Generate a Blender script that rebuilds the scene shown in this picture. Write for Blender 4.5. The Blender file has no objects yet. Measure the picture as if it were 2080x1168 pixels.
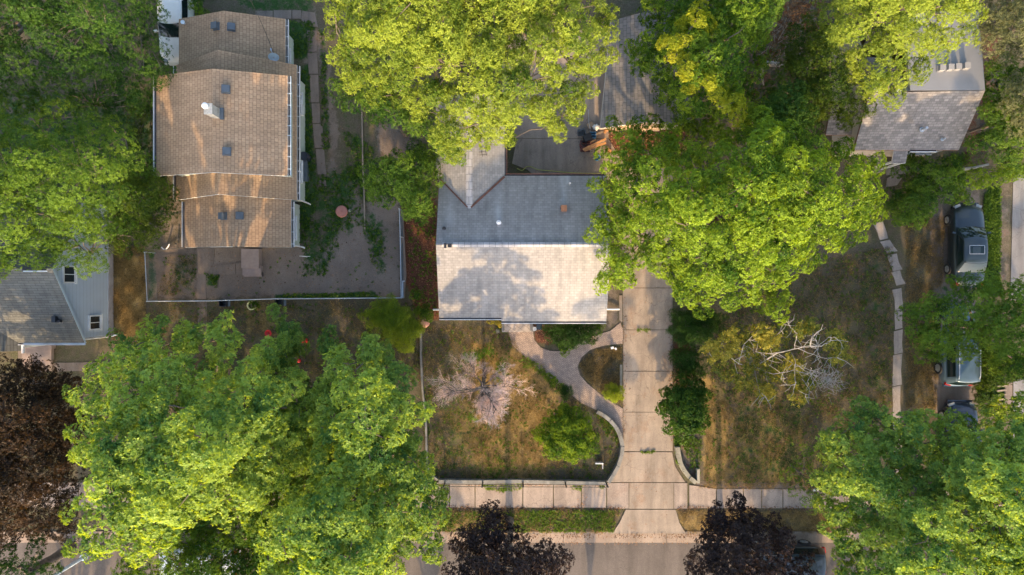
import bpy, bmesh, math, random
import numpy as np
from mathutils import Vector, Matrix

# ------------------------------------------------------------------ camera, sky, sun, exposure
CAM_H = 39.6
FPX = 1386.67            # focal length in pixels of the 2080 px wide photograph (24 mm equivalent)
SUN_EL = math.radians(23.0)
SUN_DX = 0.03            # the sun stands to the south (bottom of the picture)
scene = bpy.context.scene
cam_d = bpy.data.cameras.new("camera")
cam_d.sensor_width = 36.0
cam_d.lens = 24.0
cam_d.clip_end = 2000.0
cam = bpy.data.objects.new("camera", cam_d)
cam.location = (0, 0, CAM_H)
cam.rotation_euler = (0, 0, 0)
scene.collection.objects.link(cam)
scene.camera = cam

world = bpy.data.worlds.new("World")
scene.world = world
world.use_nodes = True
wn = world.node_tree.nodes
wl_ = world.node_tree.links
wn.clear()
sky = wn.new("ShaderNodeTexSky")
sky.sky_type = 'NISHITA'
sky.sun_disc = False
sky.sun_elevation = SUN_EL
sky.sun_rotation = math.radians(180.0)
sky.air_density = 1.0
sky.dust_density = 3.0
sky.ozone_density = 1.0
bg = wn.new("ShaderNodeBackground")
bg.inputs["Strength"].default_value = 0.15
wo = wn.new("ShaderNodeOutputWorld")
wl_.new(sky.outputs[0], bg.inputs[0])
wl_.new(bg.outputs[0], wo.inputs[0])

sun_d = bpy.data.lights.new("sun", 'SUN')
sun_d.energy = 2.15
sun_d.angle = math.radians(0.6)
sun_d.color = (1.0, 0.68, 0.35)
sun = bpy.data.objects.new("sun", sun_d)
sdir = Vector((-SUN_DX, math.cos(SUN_EL), -math.sin(SUN_EL))).normalized()
sun.rotation_euler = sdir.to_track_quat('-Z', 'Y').to_euler()
sun.location = (0, -60, 40)
scene.collection.objects.link(sun)

scene.view_settings.view_transform = 'Standard'
scene.view_settings.look = 'None'
scene.view_settings.gamma = 1.0
scene.view_settings.use_curve_mapping = False
scene.view_settings.exposure = 1.88
scene.cycles.max_bounces = 6
scene.cycles.transparent_max_bounces = 8

# ------------------------------------------------------------------ helpers
random.seed(7)
rng = np.random.default_rng(7)
COL = scene.collection
S0 = CAM_H / FPX         # metres per photo pixel on the ground

def P(px, py, z=0.0):
    """point at height z seen at photo pixel px, py"""
    s = (CAM_H - z) / FPX
    return (float((px - 1040) * s), float((584 - py) * s), float(z))

def R(gx, gy, z=0.0):
    """ground offset (in ground pixels of 2.86 cm) from the point under the camera"""
    return (gx * S0, -gy * S0, z)

WL = {}
def wl(o):
    return WL.get(o.name, Vector((0, 0, 0))) if o is not None else Vector((0, 0, 0))

def tag(o, label=None, cat=None, group=None, kind=None):
    if label: o['label'] = label
    if cat: o['category'] = cat
    if group: o['group'] = group
    if kind: o['kind'] = kind
    return o

def empty(name, loc, label=None, cat=None, group=None):
    o = bpy.data.objects.new(name, None)
    o.empty_display_size = 0.3
    COL.objects.link(o)
    o.location = loc
    WL[o.name] = Vector(loc)
    return tag(o, label, cat, group)

class MB:
    """collects faces in world space, builds one mesh object"""
    def __init__(self):
        self.v = []; self.f = []; self.m = []; self.uv = []
    def face(self, pts, m=0, uv=None):
        b = len(self.v)
        self.v.extend([tuple(p) for p in pts])
        self.f.append(tuple(range(b, b + len(pts))))
        self.m.append(m)
        self.uv.append(uv if uv else [(p[0], p[1]) for p in pts])
    def grid(self, rows, m=0, closed=False):
        b = len(self.v)
        n = len(rows[0])
        for r in rows:
            self.v.extend([tuple(p) for p in r])
        for i in range(len(rows) - 1):
            for j in range(n if closed else n - 1):
                k = (j + 1) % n
                f = (b + i * n + j, b + i * n + k, b + (i + 1) * n + k, b + (i + 1) * n + j)
                self.f.append(f); self.m.append(m)
                self.uv.append([(self.v[q][0], self.v[q][1]) for q in f])
    def box(self, c, s, rz=0.0, m=0, M=None):
        x, y, z = s[0] / 2, s[1] / 2, s[2] / 2
        pts = [(-x, -y, -z), (x, -y, -z), (x, y, -z), (-x, y, -z), (-x, -y, z), (x, -y, z), (x, y, z), (-x, y, z)]
        ca, sa = math.cos(rz), math.sin(rz)
        if M is None:
            q = [(c[0] + a * ca - b * sa, c[1] + a * sa + b * ca, c[2] + d) for a, b, d in pts]
        else:
            q = [tuple(M @ Vector(p) + Vector(c)) for p in pts]
        for f in ((0, 3, 2, 1), (4, 5, 6, 7), (0, 1, 5, 4), (1, 2, 6, 5), (2, 3, 7, 6), (3, 0, 4, 7)):
            self.face([q[i] for i in f], m)
    def prism(self, poly, z0, z1, m=0, ms=None):
        """vertical prism over a 2-D polygon (counter-clockwise or not)"""
        a = sum(poly[i][0] * poly[(i + 1) % len(poly)][1] - poly[(i + 1) % len(poly)][0] * poly[i][1] for i in range(len(poly)))
        if a < 0: poly = poly[::-1]
        ms = m if ms is None else ms
        self.face([(p[0], p[1], z1) for p in poly], m)
        self.face([(p[0], p[1], z0) for p in poly[::-1]], m)
        for i in range(len(poly)):
            p, q = poly[i], poly[(i + 1) % len(poly)]
            d = math.hypot(q[0] - p[0], q[1] - p[1])
            self.face([(p[0], p[1], z0), (q[0], q[1], z0), (q[0], q[1], z1), (p[0], p[1], z1)], ms,
                      [(0, z0), (d, z0), (d, z1), (0, z1)])
    def slab(self, pts, thick, u=(1, 0, 0), m=0, ms=1):
        """sloped slab: top polygon pts with metre UVs (u along the eave), thickness straight down"""
        pts = [Vector(p) for p in pts]
        n = (pts[1] - pts[0]).cross(pts[2] - pts[0])
        if n.z < 0: pts = pts[::-1]; n = -n
        n.normalize()
        u = Vector(u).normalized()
        v = n.cross(u).normalized()
        o = pts[0]
        self.face(pts, m, [((p - o).dot(u) + 50, (p - o).dot(v) + 50) for p in pts])
        lo = [p - Vector((0, 0, thick)) for p in pts]
        self.face(lo[::-1], ms)
        for i in range(len(pts)):
            j = (i + 1) % len(pts)
            self.face([lo[i], lo[j], pts[j], pts[i]], ms)
    def tube(self, path, radii, n=8, m=0, cap=True):
        path = [Vector(p) for p in path]
        if not isinstance(radii, (list, tuple)): radii = [radii] * len(path)
        rows = []
        ref = Vector((0.31, 0.17, 0.93))
        for i, p in enumerate(path):
            t = (path[min(i + 1, len(path) - 1)] - path[max(i - 1, 0)]).normalized()
            a = t.cross(ref)
            if a.length < 0.05: a = t.cross(Vector((1, 0, 0)))
            a.normalize(); b = t.cross(a)
            rows.append([p + radii[i] * (a * math.cos(2 * math.pi * k / n) + b * math.sin(2 * math.pi * k / n)) for k in range(n)])
        self.grid(rows, m, closed=True)
        if cap:
            self.face(rows[0][::-1], m); self.face(rows[-1], m)
    def cyl(self, c, r, h, n=20, m=0, r2=None):
        r2 = r if r2 is None else r2
        a = [(c[0] + r * math.cos(2 * math.pi * k / n), c[1] + r * math.sin(2 * math.pi * k / n), c[2]) for k in range(n)]
        b = [(c[0] + r2 * math.cos(2 * math.pi * k / n), c[1] + r2 * math.sin(2 * math.pi * k / n), c[2] + h) for k in range(n)]
        self.grid([a, b], m, closed=True)
        self.face(a[::-1], m); self.face(b, m)
    def lathe(self, c, prof, n=20, m=0):
        rows = [[(c[0] + r * math.cos(2 * math.pi * k / n), c[1] + r * math.sin(2 * math.pi * k / n), c[2] + z) for k in range(n)] for r, z in prof]
        self.grid(rows, m, closed=True)
    def build(self, name, mats, parent=None, smooth=False, origin=None):
        if not isinstance(mats, (list, tuple)): mats = [mats]
        me = bpy.data.meshes.new(name)
        if parent is not None: off = wl(parent)
        elif origin is not None: off = Vector(origin)
        else: off = Vector((0, 0, 0))
        me.from_pydata([(p[0] - off.x, p[1] - off.y, p[2] - off.z) for p in self.v], [], self.f)
        for mt in mats: me.materials.append(mt)
        for i, p in enumerate(me.polygons):
            p.material_index = min(self.m[i], len(mats) - 1)
            p.use_smooth = smooth
        uvl = me.uv_layers.new(name="UVMap")
        flat = [c for f in self.uv for q in f for c in q]
        if len(flat) == 2 * len(me.loops):
            uvl.data.foreach_set("uv", flat)
        me.update()
        o = bpy.data.objects.new(name, me)
        COL.objects.link(o)
        if parent is not None:
            o.parent = parent
            WL[o.name] = off
        else:
            o.location = off
            WL[o.name] = off
        return o

def np_mesh(name, verts, nper, mat, parent=None, attrs=None, smooth=False, mats=None):
    """fast mesh of separate faces with nper corners each; attrs: {name: per-face floats}"""
    nf = len(verts) // nper
    me = bpy.data.meshes.new(name)
    off = wl(parent)
    vv = np.asarray(verts, dtype=np.float32) - np.array([off.x, off.y, off.z], dtype=np.float32)
    me.vertices.add(len(vv)); me.vertices.foreach_set("co", vv.ravel())
    me.loops.add(nf * nper); me.loops.foreach_set("vertex_index", np.arange(nf * nper, dtype=np.int32))
    me.polygons.add(nf)
    me.polygons.foreach_set("loop_start", np.arange(0, nf * nper, nper, dtype=np.int32))
    me.polygons.foreach_set("loop_total", np.full(nf, nper, dtype=np.int32))
    me.materials.append(mat)
    if attrs:
        for k, a in attrs.items():
            at = me.attributes.new(k, 'FLOAT', 'FACE')
            at.data.foreach_set("value", np.asarray(a, dtype=np.float32))
    me.update(calc_edges=True)
    o = bpy.data.objects.new(name, me)
    COL.objects.link(o)
    if parent is not None: o.parent = parent
    WL[o.name] = off
    return o

def copy_tree(o, parent=None):
    c = o.copy()
    COL.objects.link(c)
    c.parent = parent
    for ch in list(o.children):
        copy_tree(ch, c)
    return c

def in_poly(x, y, poly):
    inside = np.zeros(np.shape(x), bool)
    n = len(poly)
    for i in range(n):
        x0, y0 = poly[i]; x1, y1 = poly[(i + 1) % n]
        c = ((y0 > y) != (y1 > y))
        with np.errstate(divide='ignore', invalid='ignore'):
            xi = (x1 - x0) * (y - y0) / (y1 - y0 + 1e-12) + x0
        inside ^= (c & (x < xi))
    return inside

def poly_dist(x, y, poly):
    d = np.full(np.shape(x), 1e9)
    n = len(poly)
    for i in range(n):
        x0, y0 = poly[i]; x1, y1 = poly[(i + 1) % n]
        dx, dy = x1 - x0, y1 - y0
        t = np.clip(((x - x0) * dx + (y - y0) * dy) / (dx * dx + dy * dy + 1e-12), 0, 1)
        d = np.minimum(d, np.hypot(x - x0 - t * dx, y - y0 - t * dy))
    return d

# ------------------------------------------------------------------ materials
MATS = {}
def new_mat(name):
    m = bpy.data.materials.new(name); m.use_nodes = True
    nt = m.node_tree; nt.nodes.clear()
    out = nt.nodes.new("ShaderNodeOutputMaterial")
    MATS[name] = m
    return m, nt, out

def N(nt, typ, **kw):
    n = nt.nodes.new(typ)
    for k, v in kw.items():
        if k in n.inputs: n.inputs[k].default_value = v
        else: setattr(n, k, v)
    return n

def ramp(nt, stops, fac=None):
    r = nt.nodes.new("ShaderNodeValToRGB")
    el = r.color_ramp.elements
    while len(el) < len(stops): el.new(0.5)
    for e, (p, c) in zip(el, stops):
        e.position = p
        e.color = (c[0], c[1], c[2], 1) if isinstance(c, (tuple, list)) else (c, c, c, 1)
    if fac is not None: nt.links.new(fac, r.inputs[0])
    return r

def mixc(nt, fac, a, b, mode='MIX'):
    n = nt.nodes.new("ShaderNodeMix"); n.data_type = 'RGBA'; n.blend_type = mode
    def put(s, v):
        if isinstance(v, (tuple, list)): s.default_value = (v[0], v[1], v[2], 1)
        elif isinstance(v, (int, float)): s.default_value = v
        else: nt.links.new(v, s)
    put(n.inputs[0], fac); put(n.inputs[6], a); put(n.inputs[7], b)
    return n.outputs[2]

def mathn(nt, op, a, b=None, clamp=False):
    n = nt.nodes.new("ShaderNodeMath"); n.operation = op; n.use_clamp = clamp
    for i, v in enumerate((a, b)):
        if v is None: continue
        if isinstance(v, (int, float)): n.inputs[i].default_value = v
        else: nt.links.new(v, n.inputs[i])
    return n.outputs[0]

def pmat(name, col, rough=0.6, var=0.15, scale=3.0, bump=0.1, bscale=40.0, metal=0.0, spec=0.5, coat=0.0, dirt=None, coord='Object'):
    """generic painted/plain surface: two scales of colour variation, fine bump"""
    m, nt, out = new_mat(name)
    tc = N(nt, "ShaderNodeTexCoord")
    n1 = N(nt, "ShaderNodeTexNoise", Scale=scale, Detail=6.0, Roughness=0.65)
    nt.links.new(tc.outputs[coord], n1.inputs["Vector"])
    lo = tuple(c * (1 - var) for c in col); hi = tuple(min(1, c * (1 + var)) for c in col)
    r = ramp(nt, [(0.3, lo), (0.7, hi)], n1.outputs[0])
    c = r.outputs[0]
    if dirt:
        n3 = N(nt, "ShaderNodeTexNoise", Scale=scale * 0.35, Detail=8.0, Roughness=0.7)
        nt.links.new(tc.outputs[coord], n3.inputs["Vector"])
        f = ramp(nt, [(0.45, 0.0), (0.75, 1.0)], n3.outputs[0])
        c = mixc(nt, f.outputs[0], c, dirt)
    b = N(nt, "ShaderNodeBsdfPrincipled", Roughness=rough, Metallic=metal)
    b.inputs["Specular IOR Level"].default_value = spec
    b.inputs["Coat Weight"].default_value = coat
    nt.links.new(c, b.inputs["Base Color"])
    if bump:
        n2 = N(nt, "ShaderNodeTexNoise", Scale=bscale, Detail=4.0)
        nt.links.new(tc.outputs[coord], n2.inputs["Vector"])
        bp = N(nt, "ShaderNodeBump", Strength=bump, Distance=0.02)
        nt.links.new(n2.outputs[0], bp.inputs["Height"])
        nt.links.new(bp.outputs[0], b.inputs["Normal"])
    nt.links.new(b.outputs[0], out.inputs[0])
    return m

def shingle_mat(name, c1, c2, mort, bw=0.26, rh=0.17, var=0.5, streak=None, big=(0.9, 1.1), bias=0.0):
    m, nt, out = new_mat(name)
    uv = N(nt, "ShaderNodeUVMap")
    # a little wander so that the courses are not ruler straight
    nz = N(nt, "ShaderNodeTexNoise", Scale=1.3, Detail=2.0)
    nt.links.new(uv.outputs[0], nz.inputs["Vector"])
    vm = N(nt, "ShaderNodeVectorMath"); vm.operation = 'SCALE'; vm.inputs["Scale"].default_value = 0.06
    nt.links.new(nz.outputs["Color"], vm.inputs[0])
    va = N(nt, "ShaderNodeVectorMath"); va.operation = 'ADD'
    nt.links.new(uv.outputs[0], va.inputs[0]); nt.links.new(vm.outputs[0], va.inputs[1])
    br = N(nt, "ShaderNodeTexBrick", Scale=1.0)
    br.offset = 0.5; br.offset_frequency = 2
    br.inputs["Color1"].default_value = (*c1, 1); br.inputs["Color2"].default_value = (*c2, 1)
    br.inputs["Mortar"].default_value = (*mort, 1)
    br.inputs["Mortar Size"].default_value = 0.012
    br.inputs["Mortar Smooth"].default_value = 0.3
    br.inputs["Bias"].default_value = bias
    br.inputs["Brick Width"].default_value = bw
    br.inputs["Row Height"].default_value = rh
    nt.links.new(va.outputs[0], br.inputs["Vector"])
    n1 = N(nt, "ShaderNodeTexNoise", Scale=0.6, Detail=6.0, Roughness=0.65)
    nt.links.new(uv.outputs[0], n1.inputs["Vector"])
    r1 = ramp(nt, [(0.3, big[0]), (0.7, big[1])], n1.outputs[0])
    c = mixc(nt, 1.0, br.outputs[0], r1.outputs[0], 'MULTIPLY')
    # stretched stains running down the slope
    mp = N(nt, "ShaderNodeMapping"); mp.inputs["Scale"].default_value = (3.2, 0.35, 1)
    nt.links.new(uv.outputs[0], mp.inputs["Vector"])
    n4 = N(nt, "ShaderNodeTexNoise", Scale=1.0, Detail=5.0, Roughness=0.6)
    nt.links.new(mp.outputs[0], n4.inputs["Vector"])
    r4 = ramp(nt, [(0.35, 0.86), (0.65, 1.12)], n4.outputs[0])
    c = mixc(nt, 1.0, c, r4.outputs[0], 'MULTIPLY')
    n2 = N(nt, "ShaderNodeTexNoise", Scale=55.0, Detail=3.0)
    nt.links.new(uv.outputs[0], n2.inputs["Vector"])
    r2 = ramp(nt, [(0.3, 0.8), (0.7, 1.2)], n2.outputs[0])
    c = mixc(nt, var, c, mixc(nt, 1.0, c, r2.outputs[0], 'MULTIPLY'))
    if streak:
        c = streak(nt, uv, c)
    b = N(nt, "ShaderNodeBsdfPrincipled", Roughness=0.92)
    b.inputs["Specular IOR Level"].default_value = 0.25
    nt.links.new(c, b.inputs["Base Color"])
    bp = N(nt, "ShaderNodeBump", Strength=0.5, Distance=0.012)
    hh = mathn(nt, 'SUBTRACT', n2.outputs[0], br.outputs["Fac"])
    nt.links.new(hh, bp.inputs["Height"])
    nt.links.new(bp.outputs[0], b.inputs["Normal"])
    nt.links.new(b.outputs[0], out.inputs[0])
    return m

def siding_mat(name, col, lap=0.14, dirt=(0.3, 0.28, 0.25), amt=0.35):
    m, nt, out = new_mat(name)
    uv = N(nt, "ShaderNodeUVMap")
    sp = N(nt, "ShaderNodeSeparateXYZ"); nt.links.new(uv.outputs[0], sp.inputs[0])
    f = mathn(nt, 'FRACT', mathn(nt, 'DIVIDE', sp.outputs[1], lap))
    line = ramp(nt, [(0.0, 0.55), (0.1, 1.0), (1.0, 1.0)], f)
    n1 = N(nt, "ShaderNodeTexNoise", Scale=1.2, Detail=7.0, Roughness=0.7)
    nt.links.new(uv.outputs[0], n1.inputs["Vector"])
    r1 = ramp(nt, [(0.4, 0.0), (0.8, 1.0)], n1.outputs[0])
    c = mixc(nt, mathn(nt, 'MULTIPLY', r1.outputs[0], amt), col, dirt)
    c = mixc(nt, 1.0, c, line.outputs[0], 'MULTIPLY')
    b = N(nt, "ShaderNodeBsdfPrincipled", Roughness=0.55)
    nt.links.new(c, b.inputs["Base Color"])
    bp = N(nt, "ShaderNodeBump", Strength=0.4, Distance=0.015)
    nt.links.new(f, bp.inputs["Height"]); nt.links.new(bp.outputs[0], b.inputs["Normal"])
    nt.links.new(b.outputs[0], out.inputs[0])
    return m

def leaf_mat(name, lo, hi, trans=0.35, rough=0.48):
    """leaf colour from the natural per-leaf variation attribute; part of the light passes through"""
    m, nt, out = new_mat(name)
    at = N(nt, "ShaderNodeAttribute"); at.attribute_name = "tone"
    mid = tuple((a + b) / 2 for a, b in zip(lo, hi))
    r = ramp(nt, [(0.0, lo), (0.5, mid), (1.0, hi)], at.outputs["Fac"])
    b = N(nt, "ShaderNodeBsdfPrincipled", Roughness=rough)
    b.inputs["Specular IOR Level"].default_value = 0.12
    nt.links.new(r.outputs[0], b.inputs["Base Color"])
    t = N(nt, "ShaderNodeBsdfTranslucent")
    tcx = mixc(nt, 1.0, r.outputs[0], (2.0, 1.7, 0.3), 'MULTIPLY')
    nt.links.new(tcx, t.inputs[0])
    ms = N(nt, "ShaderNodeMixShader"); ms.inputs[0].default_value = trans
    nt.links.new(b.outputs[0], ms.inputs[1]); nt.links.new(t.outputs[0], ms.inputs[2])
    nt.links.new(ms.outputs[0], out.inputs[0])
    return m

def concrete_mat(name, col, dark, scale=0.5, stain=(0.30, 0.17, 0.10), stain_amt=0.3, agg=0.25):
    m, nt, out = new_mat(name)
    tc = N(nt, "ShaderNodeTexCoord")
    g = N(nt, "ShaderNodeNewGeometry")
    pos = g.outputs["Position"]
    n1 = N(nt, "ShaderNodeTexNoise", Scale=scale, Detail=8.0, Roughness=0.7)
    nt.links.new(pos, n1.inputs["Vector"])
    r = ramp(nt, [(0.25, dark), (0.75, col)], n1.outputs[0])
    n2 = N(nt, "ShaderNodeTexNoise", Scale=0.9, Detail=9.0, Roughness=0.75)
    mp = N(nt, "ShaderNodeMapping"); mp.inputs["Location"].default_value = (13, 7, 3)
    nt.links.new(pos, mp.inputs["Vector"]); nt.links.new(mp.outputs[0], n2.inputs["Vector"])
    r2 = ramp(nt, [(0.52, 0.0), (0.75, 1.0)], n2.outputs[0])
    c = mixc(nt, mathn(nt, 'MULTIPLY', r2.outputs[0], stain_amt), r.outputs[0], stain)
    n3 = N(nt, "ShaderNodeTexNoise", Scale=28.0, Detail=5.0, Roughness=0.8)
    nt.links.new(pos, n3.inputs["Vector"])
    r3 = ramp(nt, [(0.3, 1 - agg), (0.7, 1 + agg)], n3.outputs[0])
    c = mixc(nt, 1.0, c, r3.outputs[0], 'MULTIPLY')
    # long soft worn and tyre darkened bands
    mp7 = N(nt, "ShaderNodeMapping"); mp7.inputs["Scale"].default_value = (1.5, 0.22, 1.0)
    nt.links.new(pos, mp7.inputs["Vector"])
    n7 = N(nt, "ShaderNodeTexNoise", Scale=1.0, Detail=7.0, Roughness=0.65)
    nt.links.new(mp7.outputs[0], n7.inputs["Vector"])
    r7 = ramp(nt, [(0.34, 0.74), (0.62, 1.10)], n7.outputs[0])
    c = mixc(nt, 1.0, c, r7.outputs[0], 'MULTIPLY')
    n8 = N(nt, "ShaderNodeTexNoise", Scale=4.5, Detail=6.0, Roughness=0.8)
    nt.links.new(pos, n8.inputs["Vector"])
    r8 = ramp(nt, [(0.62, 0.0), (0.72, 0.5)], n8.outputs[0])
    c = mixc(nt, r8.outputs[0], c, tuple(q * 0.5 for q in dark))
    # sparse dark spots and hairline cracks
    v = N(nt, "ShaderNodeTexVoronoi", Scale=1.1); v.feature = 'DISTANCE_TO_EDGE'
    nw = N(nt, "ShaderNodeTexNoise", Scale=2.5, Detail=6.0)
    nt.links.new(pos, nw.inputs["Vector"])
    wv = N(nt, "ShaderNodeVectorMath"); wv.operation = 'MULTIPLY_ADD'
    wv.inputs[1].default_value = (0.5, 0.5, 0.5)
    nt.links.new(nw.outputs["Color"], wv.inputs[0]); nt.links.new(pos, wv.inputs[2])
    nt.links.new(wv.outputs[0], v.inputs["Vector"])
    r5 = ramp(nt, [(0.0, 1.0), (0.011, 0.0)], v.outputs["Distance"])
    n6 = N(nt, "ShaderNodeTexNoise", Scale=0.35, Detail=2.0)
    nt.links.new(pos, n6.inputs["Vector"])
    r6 = ramp(nt, [(0.46, 0.0), (0.56, 0.7)], n6.outputs[0])
    c = mixc(nt, mathn(nt, 'MULTIPLY', r5.outputs[0], r6.outputs[0]), c, (0.07, 0.06, 0.05))
    b = N(nt, "ShaderNodeBsdfPrincipled", Roughness=0.9)
    b.inputs["Specular IOR Level"].default_value = 0.3
    nt.links.new(c, b.inputs["Base Color"])
    bp = N(nt, "ShaderNodeBump", Strength=0.25, Distance=0.01)
    nt.links.new(n3.outputs[0], bp.inputs["Height"]); nt.links.new(bp.outputs[0], b.inputs["Normal"])
    nt.links.new(b.outputs[0], out.inputs[0])
    return m

def ground_mat():
    m, nt, out = new_mat("ground_soil_and_grass")
    g = N(nt, "ShaderNodeNewGeometry"); pos = g.outputs["Position"]
    def noise(sc, det=8.0, rough=0.7, loc=(0, 0, 0)):
        mp = N(nt, "ShaderNodeMapping"); mp.inputs["Location"].default_value = loc
        nt.links.new(pos, mp.inputs["Vector"])
        n = N(nt, "ShaderNodeTexNoise", Scale=sc, Detail=det, Roughness=rough)
        nt.links.new(mp.outputs[0], n.inputs["Vector"])
        return n.outputs[0]
    big = noise(0.35); med = noise(2.2, loc=(5, 3, 1)); fine = noise(14.0, loc=(1, 9, 4)); vf = noise(45.0, 4.0)
    # dead lawn: brown thatch with dull green
    lawn = ramp(nt, [(0.25, (0.078, 0.062, 0.046)), (0.5, (0.12, 0.096, 0.07)), (0.8, (0.18, 0.148, 0.11))], fine)
    lg = ramp(nt, [(0.38, 0.0), (0.62, 0.85)], med)
    lawn_g = ramp(nt, [(0.3, (0.045, 0.052, 0.022)), (0.7, (0.125, 0.125, 0.065))], fine)
    lawn_c = mixc(nt, lg.outputs[0], lawn.outputs[0], lawn_g.outputs[0])
    def layer(base, attr, colr, edge=0.28, nz=med):
        at = N(nt, "ShaderNodeAttribute"); at.attribute_name = attr
        s = mathn(nt, 'ADD', at.outputs["Fac"], mathn(nt, 'MULTIPLY', mathn(nt, 'SUBTRACT', nz, 0.5), 2.3))
        f = ramp(nt, [(0.5 - edge / 2, 0.0), (0.5 + edge / 2, 1.0)], s)
        return mixc(nt, f.outputs[0], base, colr)
    dirt = ramp(nt, [(0.25, (0.135, 0.105, 0.083)), (0.5, (0.185, 0.147, 0.12)), (0.8, (0.25, 0.205, 0.17))], mathn(nt, 'ADD', mathn(nt, 'MULTIPLY', big, 0.6), mathn(nt, 'MULTIPLY', fine, 0.4)))
    mulch = ramp(nt, [(0.3, (0.06, 0.025, 0.015)), (0.5, (0.13, 0.055, 0.033)), (0.72, (0.24, 0.11, 0.07))], fine)
    green = ramp(nt, [(0.3, (0.018, 0.040, 0.012)), (0.55, (0.036, 0.082, 0.022)), (0.8, (0.07, 0.13, 0.032))], fine)
    straw_sunlit = ramp(nt, [(0.3, (0.18, 0.125, 0.05)), (0.5, (0.32, 0.22, 0.085)), (0.75, (0.45, 0.32, 0.13))], fine)  # dry grass tone, also used to paint sunlight on the lawns
    c = layer(lawn_c, "straw_sunlit", straw_sunlit.outputs[0], 0.5)
    c = layer(c, "dirt", dirt.outputs[0], 0.3)
    c = layer(c, "mulch", mulch.outputs[0], 0.3)
    c = layer(c, "green", green.outputs[0], 0.35)
    r = ramp(nt, [(0.3, 0.62), (0.7, 1.38)], vf)
    c = mixc(nt, 1.0, c, r.outputs[0], 'MULTIPLY')
    r = ramp(nt, [(0.3, 0.86), (0.7, 1.12)], big)
    c = mixc(nt, 1.0, c, r.outputs[0], 'MULTIPLY')
    b = N(nt, "ShaderNodeBsdfPrincipled", Roughness=0.95)
    b.inputs["Specular IOR Level"].default_value = 0.15
    nt.links.new(c, b.inputs["Base Color"])
    bp = N(nt, "ShaderNodeBump", Strength=0.7, Distance=0.05)
    nt.links.new(mathn(nt, 'ADD', fine, mathn(nt, 'MULTIPLY', vf, 0.4)), bp.inputs["Height"])
    nt.links.new(bp.outputs[0], b.inputs["Normal"])
    nt.links.new(b.outputs[0], out.inputs[0])
    return m

def brick_mat(name, c1, c2, mort, bw=0.2, rh=0.1):
    m, nt, out = new_mat(name)
    g = N(nt, "ShaderNodeNewGeometry")
    mp = N(nt, "ShaderNodeMapping"); mp.inputs["Rotation"].default_value = (0, 0, 0.6)
    nt.links.new(g.outputs["Position"], mp.inputs["Vector"])
    br = N(nt, "ShaderNodeTexBrick", Scale=1.0)
    br.inputs["Color1"].default_value = (*c1, 1); br.inputs["Color2"].default_value = (*c2, 1); br.inputs["Mortar"].default_value = (*mort, 1)
    br.inputs["Mortar Size"].default_value = 0.008; br.inputs["Brick Width"].default_value = bw; br.inputs["Row Height"].default_value = rh
    nt.links.new(mp.outputs[0], br.inputs["Vector"])
    n = N(nt, "ShaderNodeTexNoise", Scale=3.0, Detail=8.0, Roughness=0.75)
    nt.links.new(g.outputs["Position"], n.inputs["Vector"])
    r = ramp(nt, [(0.3, 0.7), (0.7, 1.25)], n.outputs[0])
    c = mixc(nt, 1.0, br.outputs[0], r.outputs[0], 'MULTIPLY')
    b = N(nt, "ShaderNodeBsdfPrincipled", Roughness=0.9)
    nt.links.new(c, b.inputs["Base Color"])
    bp = N(nt, "ShaderNodeBump", Strength=0.4, Distance=0.01); bp.invert = True
    nt.links.new(br.outputs["Fac"], bp.inputs["Height"]); nt.links.new(bp.outputs[0], b.inputs["Normal"])
    nt.links.new(b.outputs[0], out.inputs[0])
    return m

def glass_mat(name, col=(0.02, 0.03, 0.035), rough=0.06):
    m, nt, out = new_mat(name)
    b = N(nt, "ShaderNodeBsdfPrincipled", Roughness=rough)
    b.inputs["Base Color"].default_value = (*col, 1)
    b.inputs["Specular IOR Level"].default_value = 0.5
    nt.links.new(b.outputs[0], out.inputs[0])
    return m

M_ground = ground_mat()
M_tan = shingle_mat("tan_shingles", (0.40, 0.275, 0.172), (0.33, 0.224, 0.142), (0.215, 0.145, 0.095), 0.22, 0.17)
def wash_streaks(nt, uv, c):
    """paler bands washed clean below the metal vents on the rear slope"""
    g = N(nt, "ShaderNodeNewGeometry"); sp = N(nt, "ShaderNodeSeparateXYZ"); nt.links.new(g.outputs["Position"], sp.inputs[0])
    n = N(nt, "ShaderNodeTexNoise", Scale=1.1, Detail=4.0); nt.links.new(g.outputs["Position"], n.inputs["Vector"])
    xw_ = mathn(nt, 'ADD', sp.outputs[0], mathn(nt, 'MULTIPLY', mathn(nt, 'SUBTRACT', n.outputs[0], 0.5), 0.25))
    for xc, yc, w in ((-0.72, 3.3, 0.20), (2.70, 4.15, 0.18), (-3.25, 3.1, 0.24), (3.02, 5.3, 0.1)):
        d = mathn(nt, 'ABSOLUTE', mathn(nt, 'SUBTRACT', xw_, xc))
        f = ramp(nt, [(0.0, 1.0), (1.0, 0.0)], mathn(nt, 'DIVIDE', d, w * 1.8))
        fy = ramp(nt, [(0.0, 0.0), (0.15, 1.0), (0.8, 0.7), (1.0, 0.2)], mathn(nt, 'DIVIDE', mathn(nt, 'SUBTRACT', sp.outputs[1], yc), 2.2))
        fn = ramp(nt, [(0.3, 0.3), (0.6, 1.0)], n.outputs[0])
        k = mathn(nt, 'MULTIPLY', mathn(nt, 'MULTIPLY', f.outputs[0], fy.outputs[0]), mathn(nt, 'MULTIPLY', fn.outputs[0], 0.55))
        c = mixc(nt, k, c, (0.52, 0.52, 0.53))
    return c
M_grey = shingle_mat("grey_shingles", (0.305, 0.295, 0.287), (0.245, 0.238, 0.233), (0.225, 0.215, 0.21), 0.24, 0.145, streak=wash_streaks)
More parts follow.
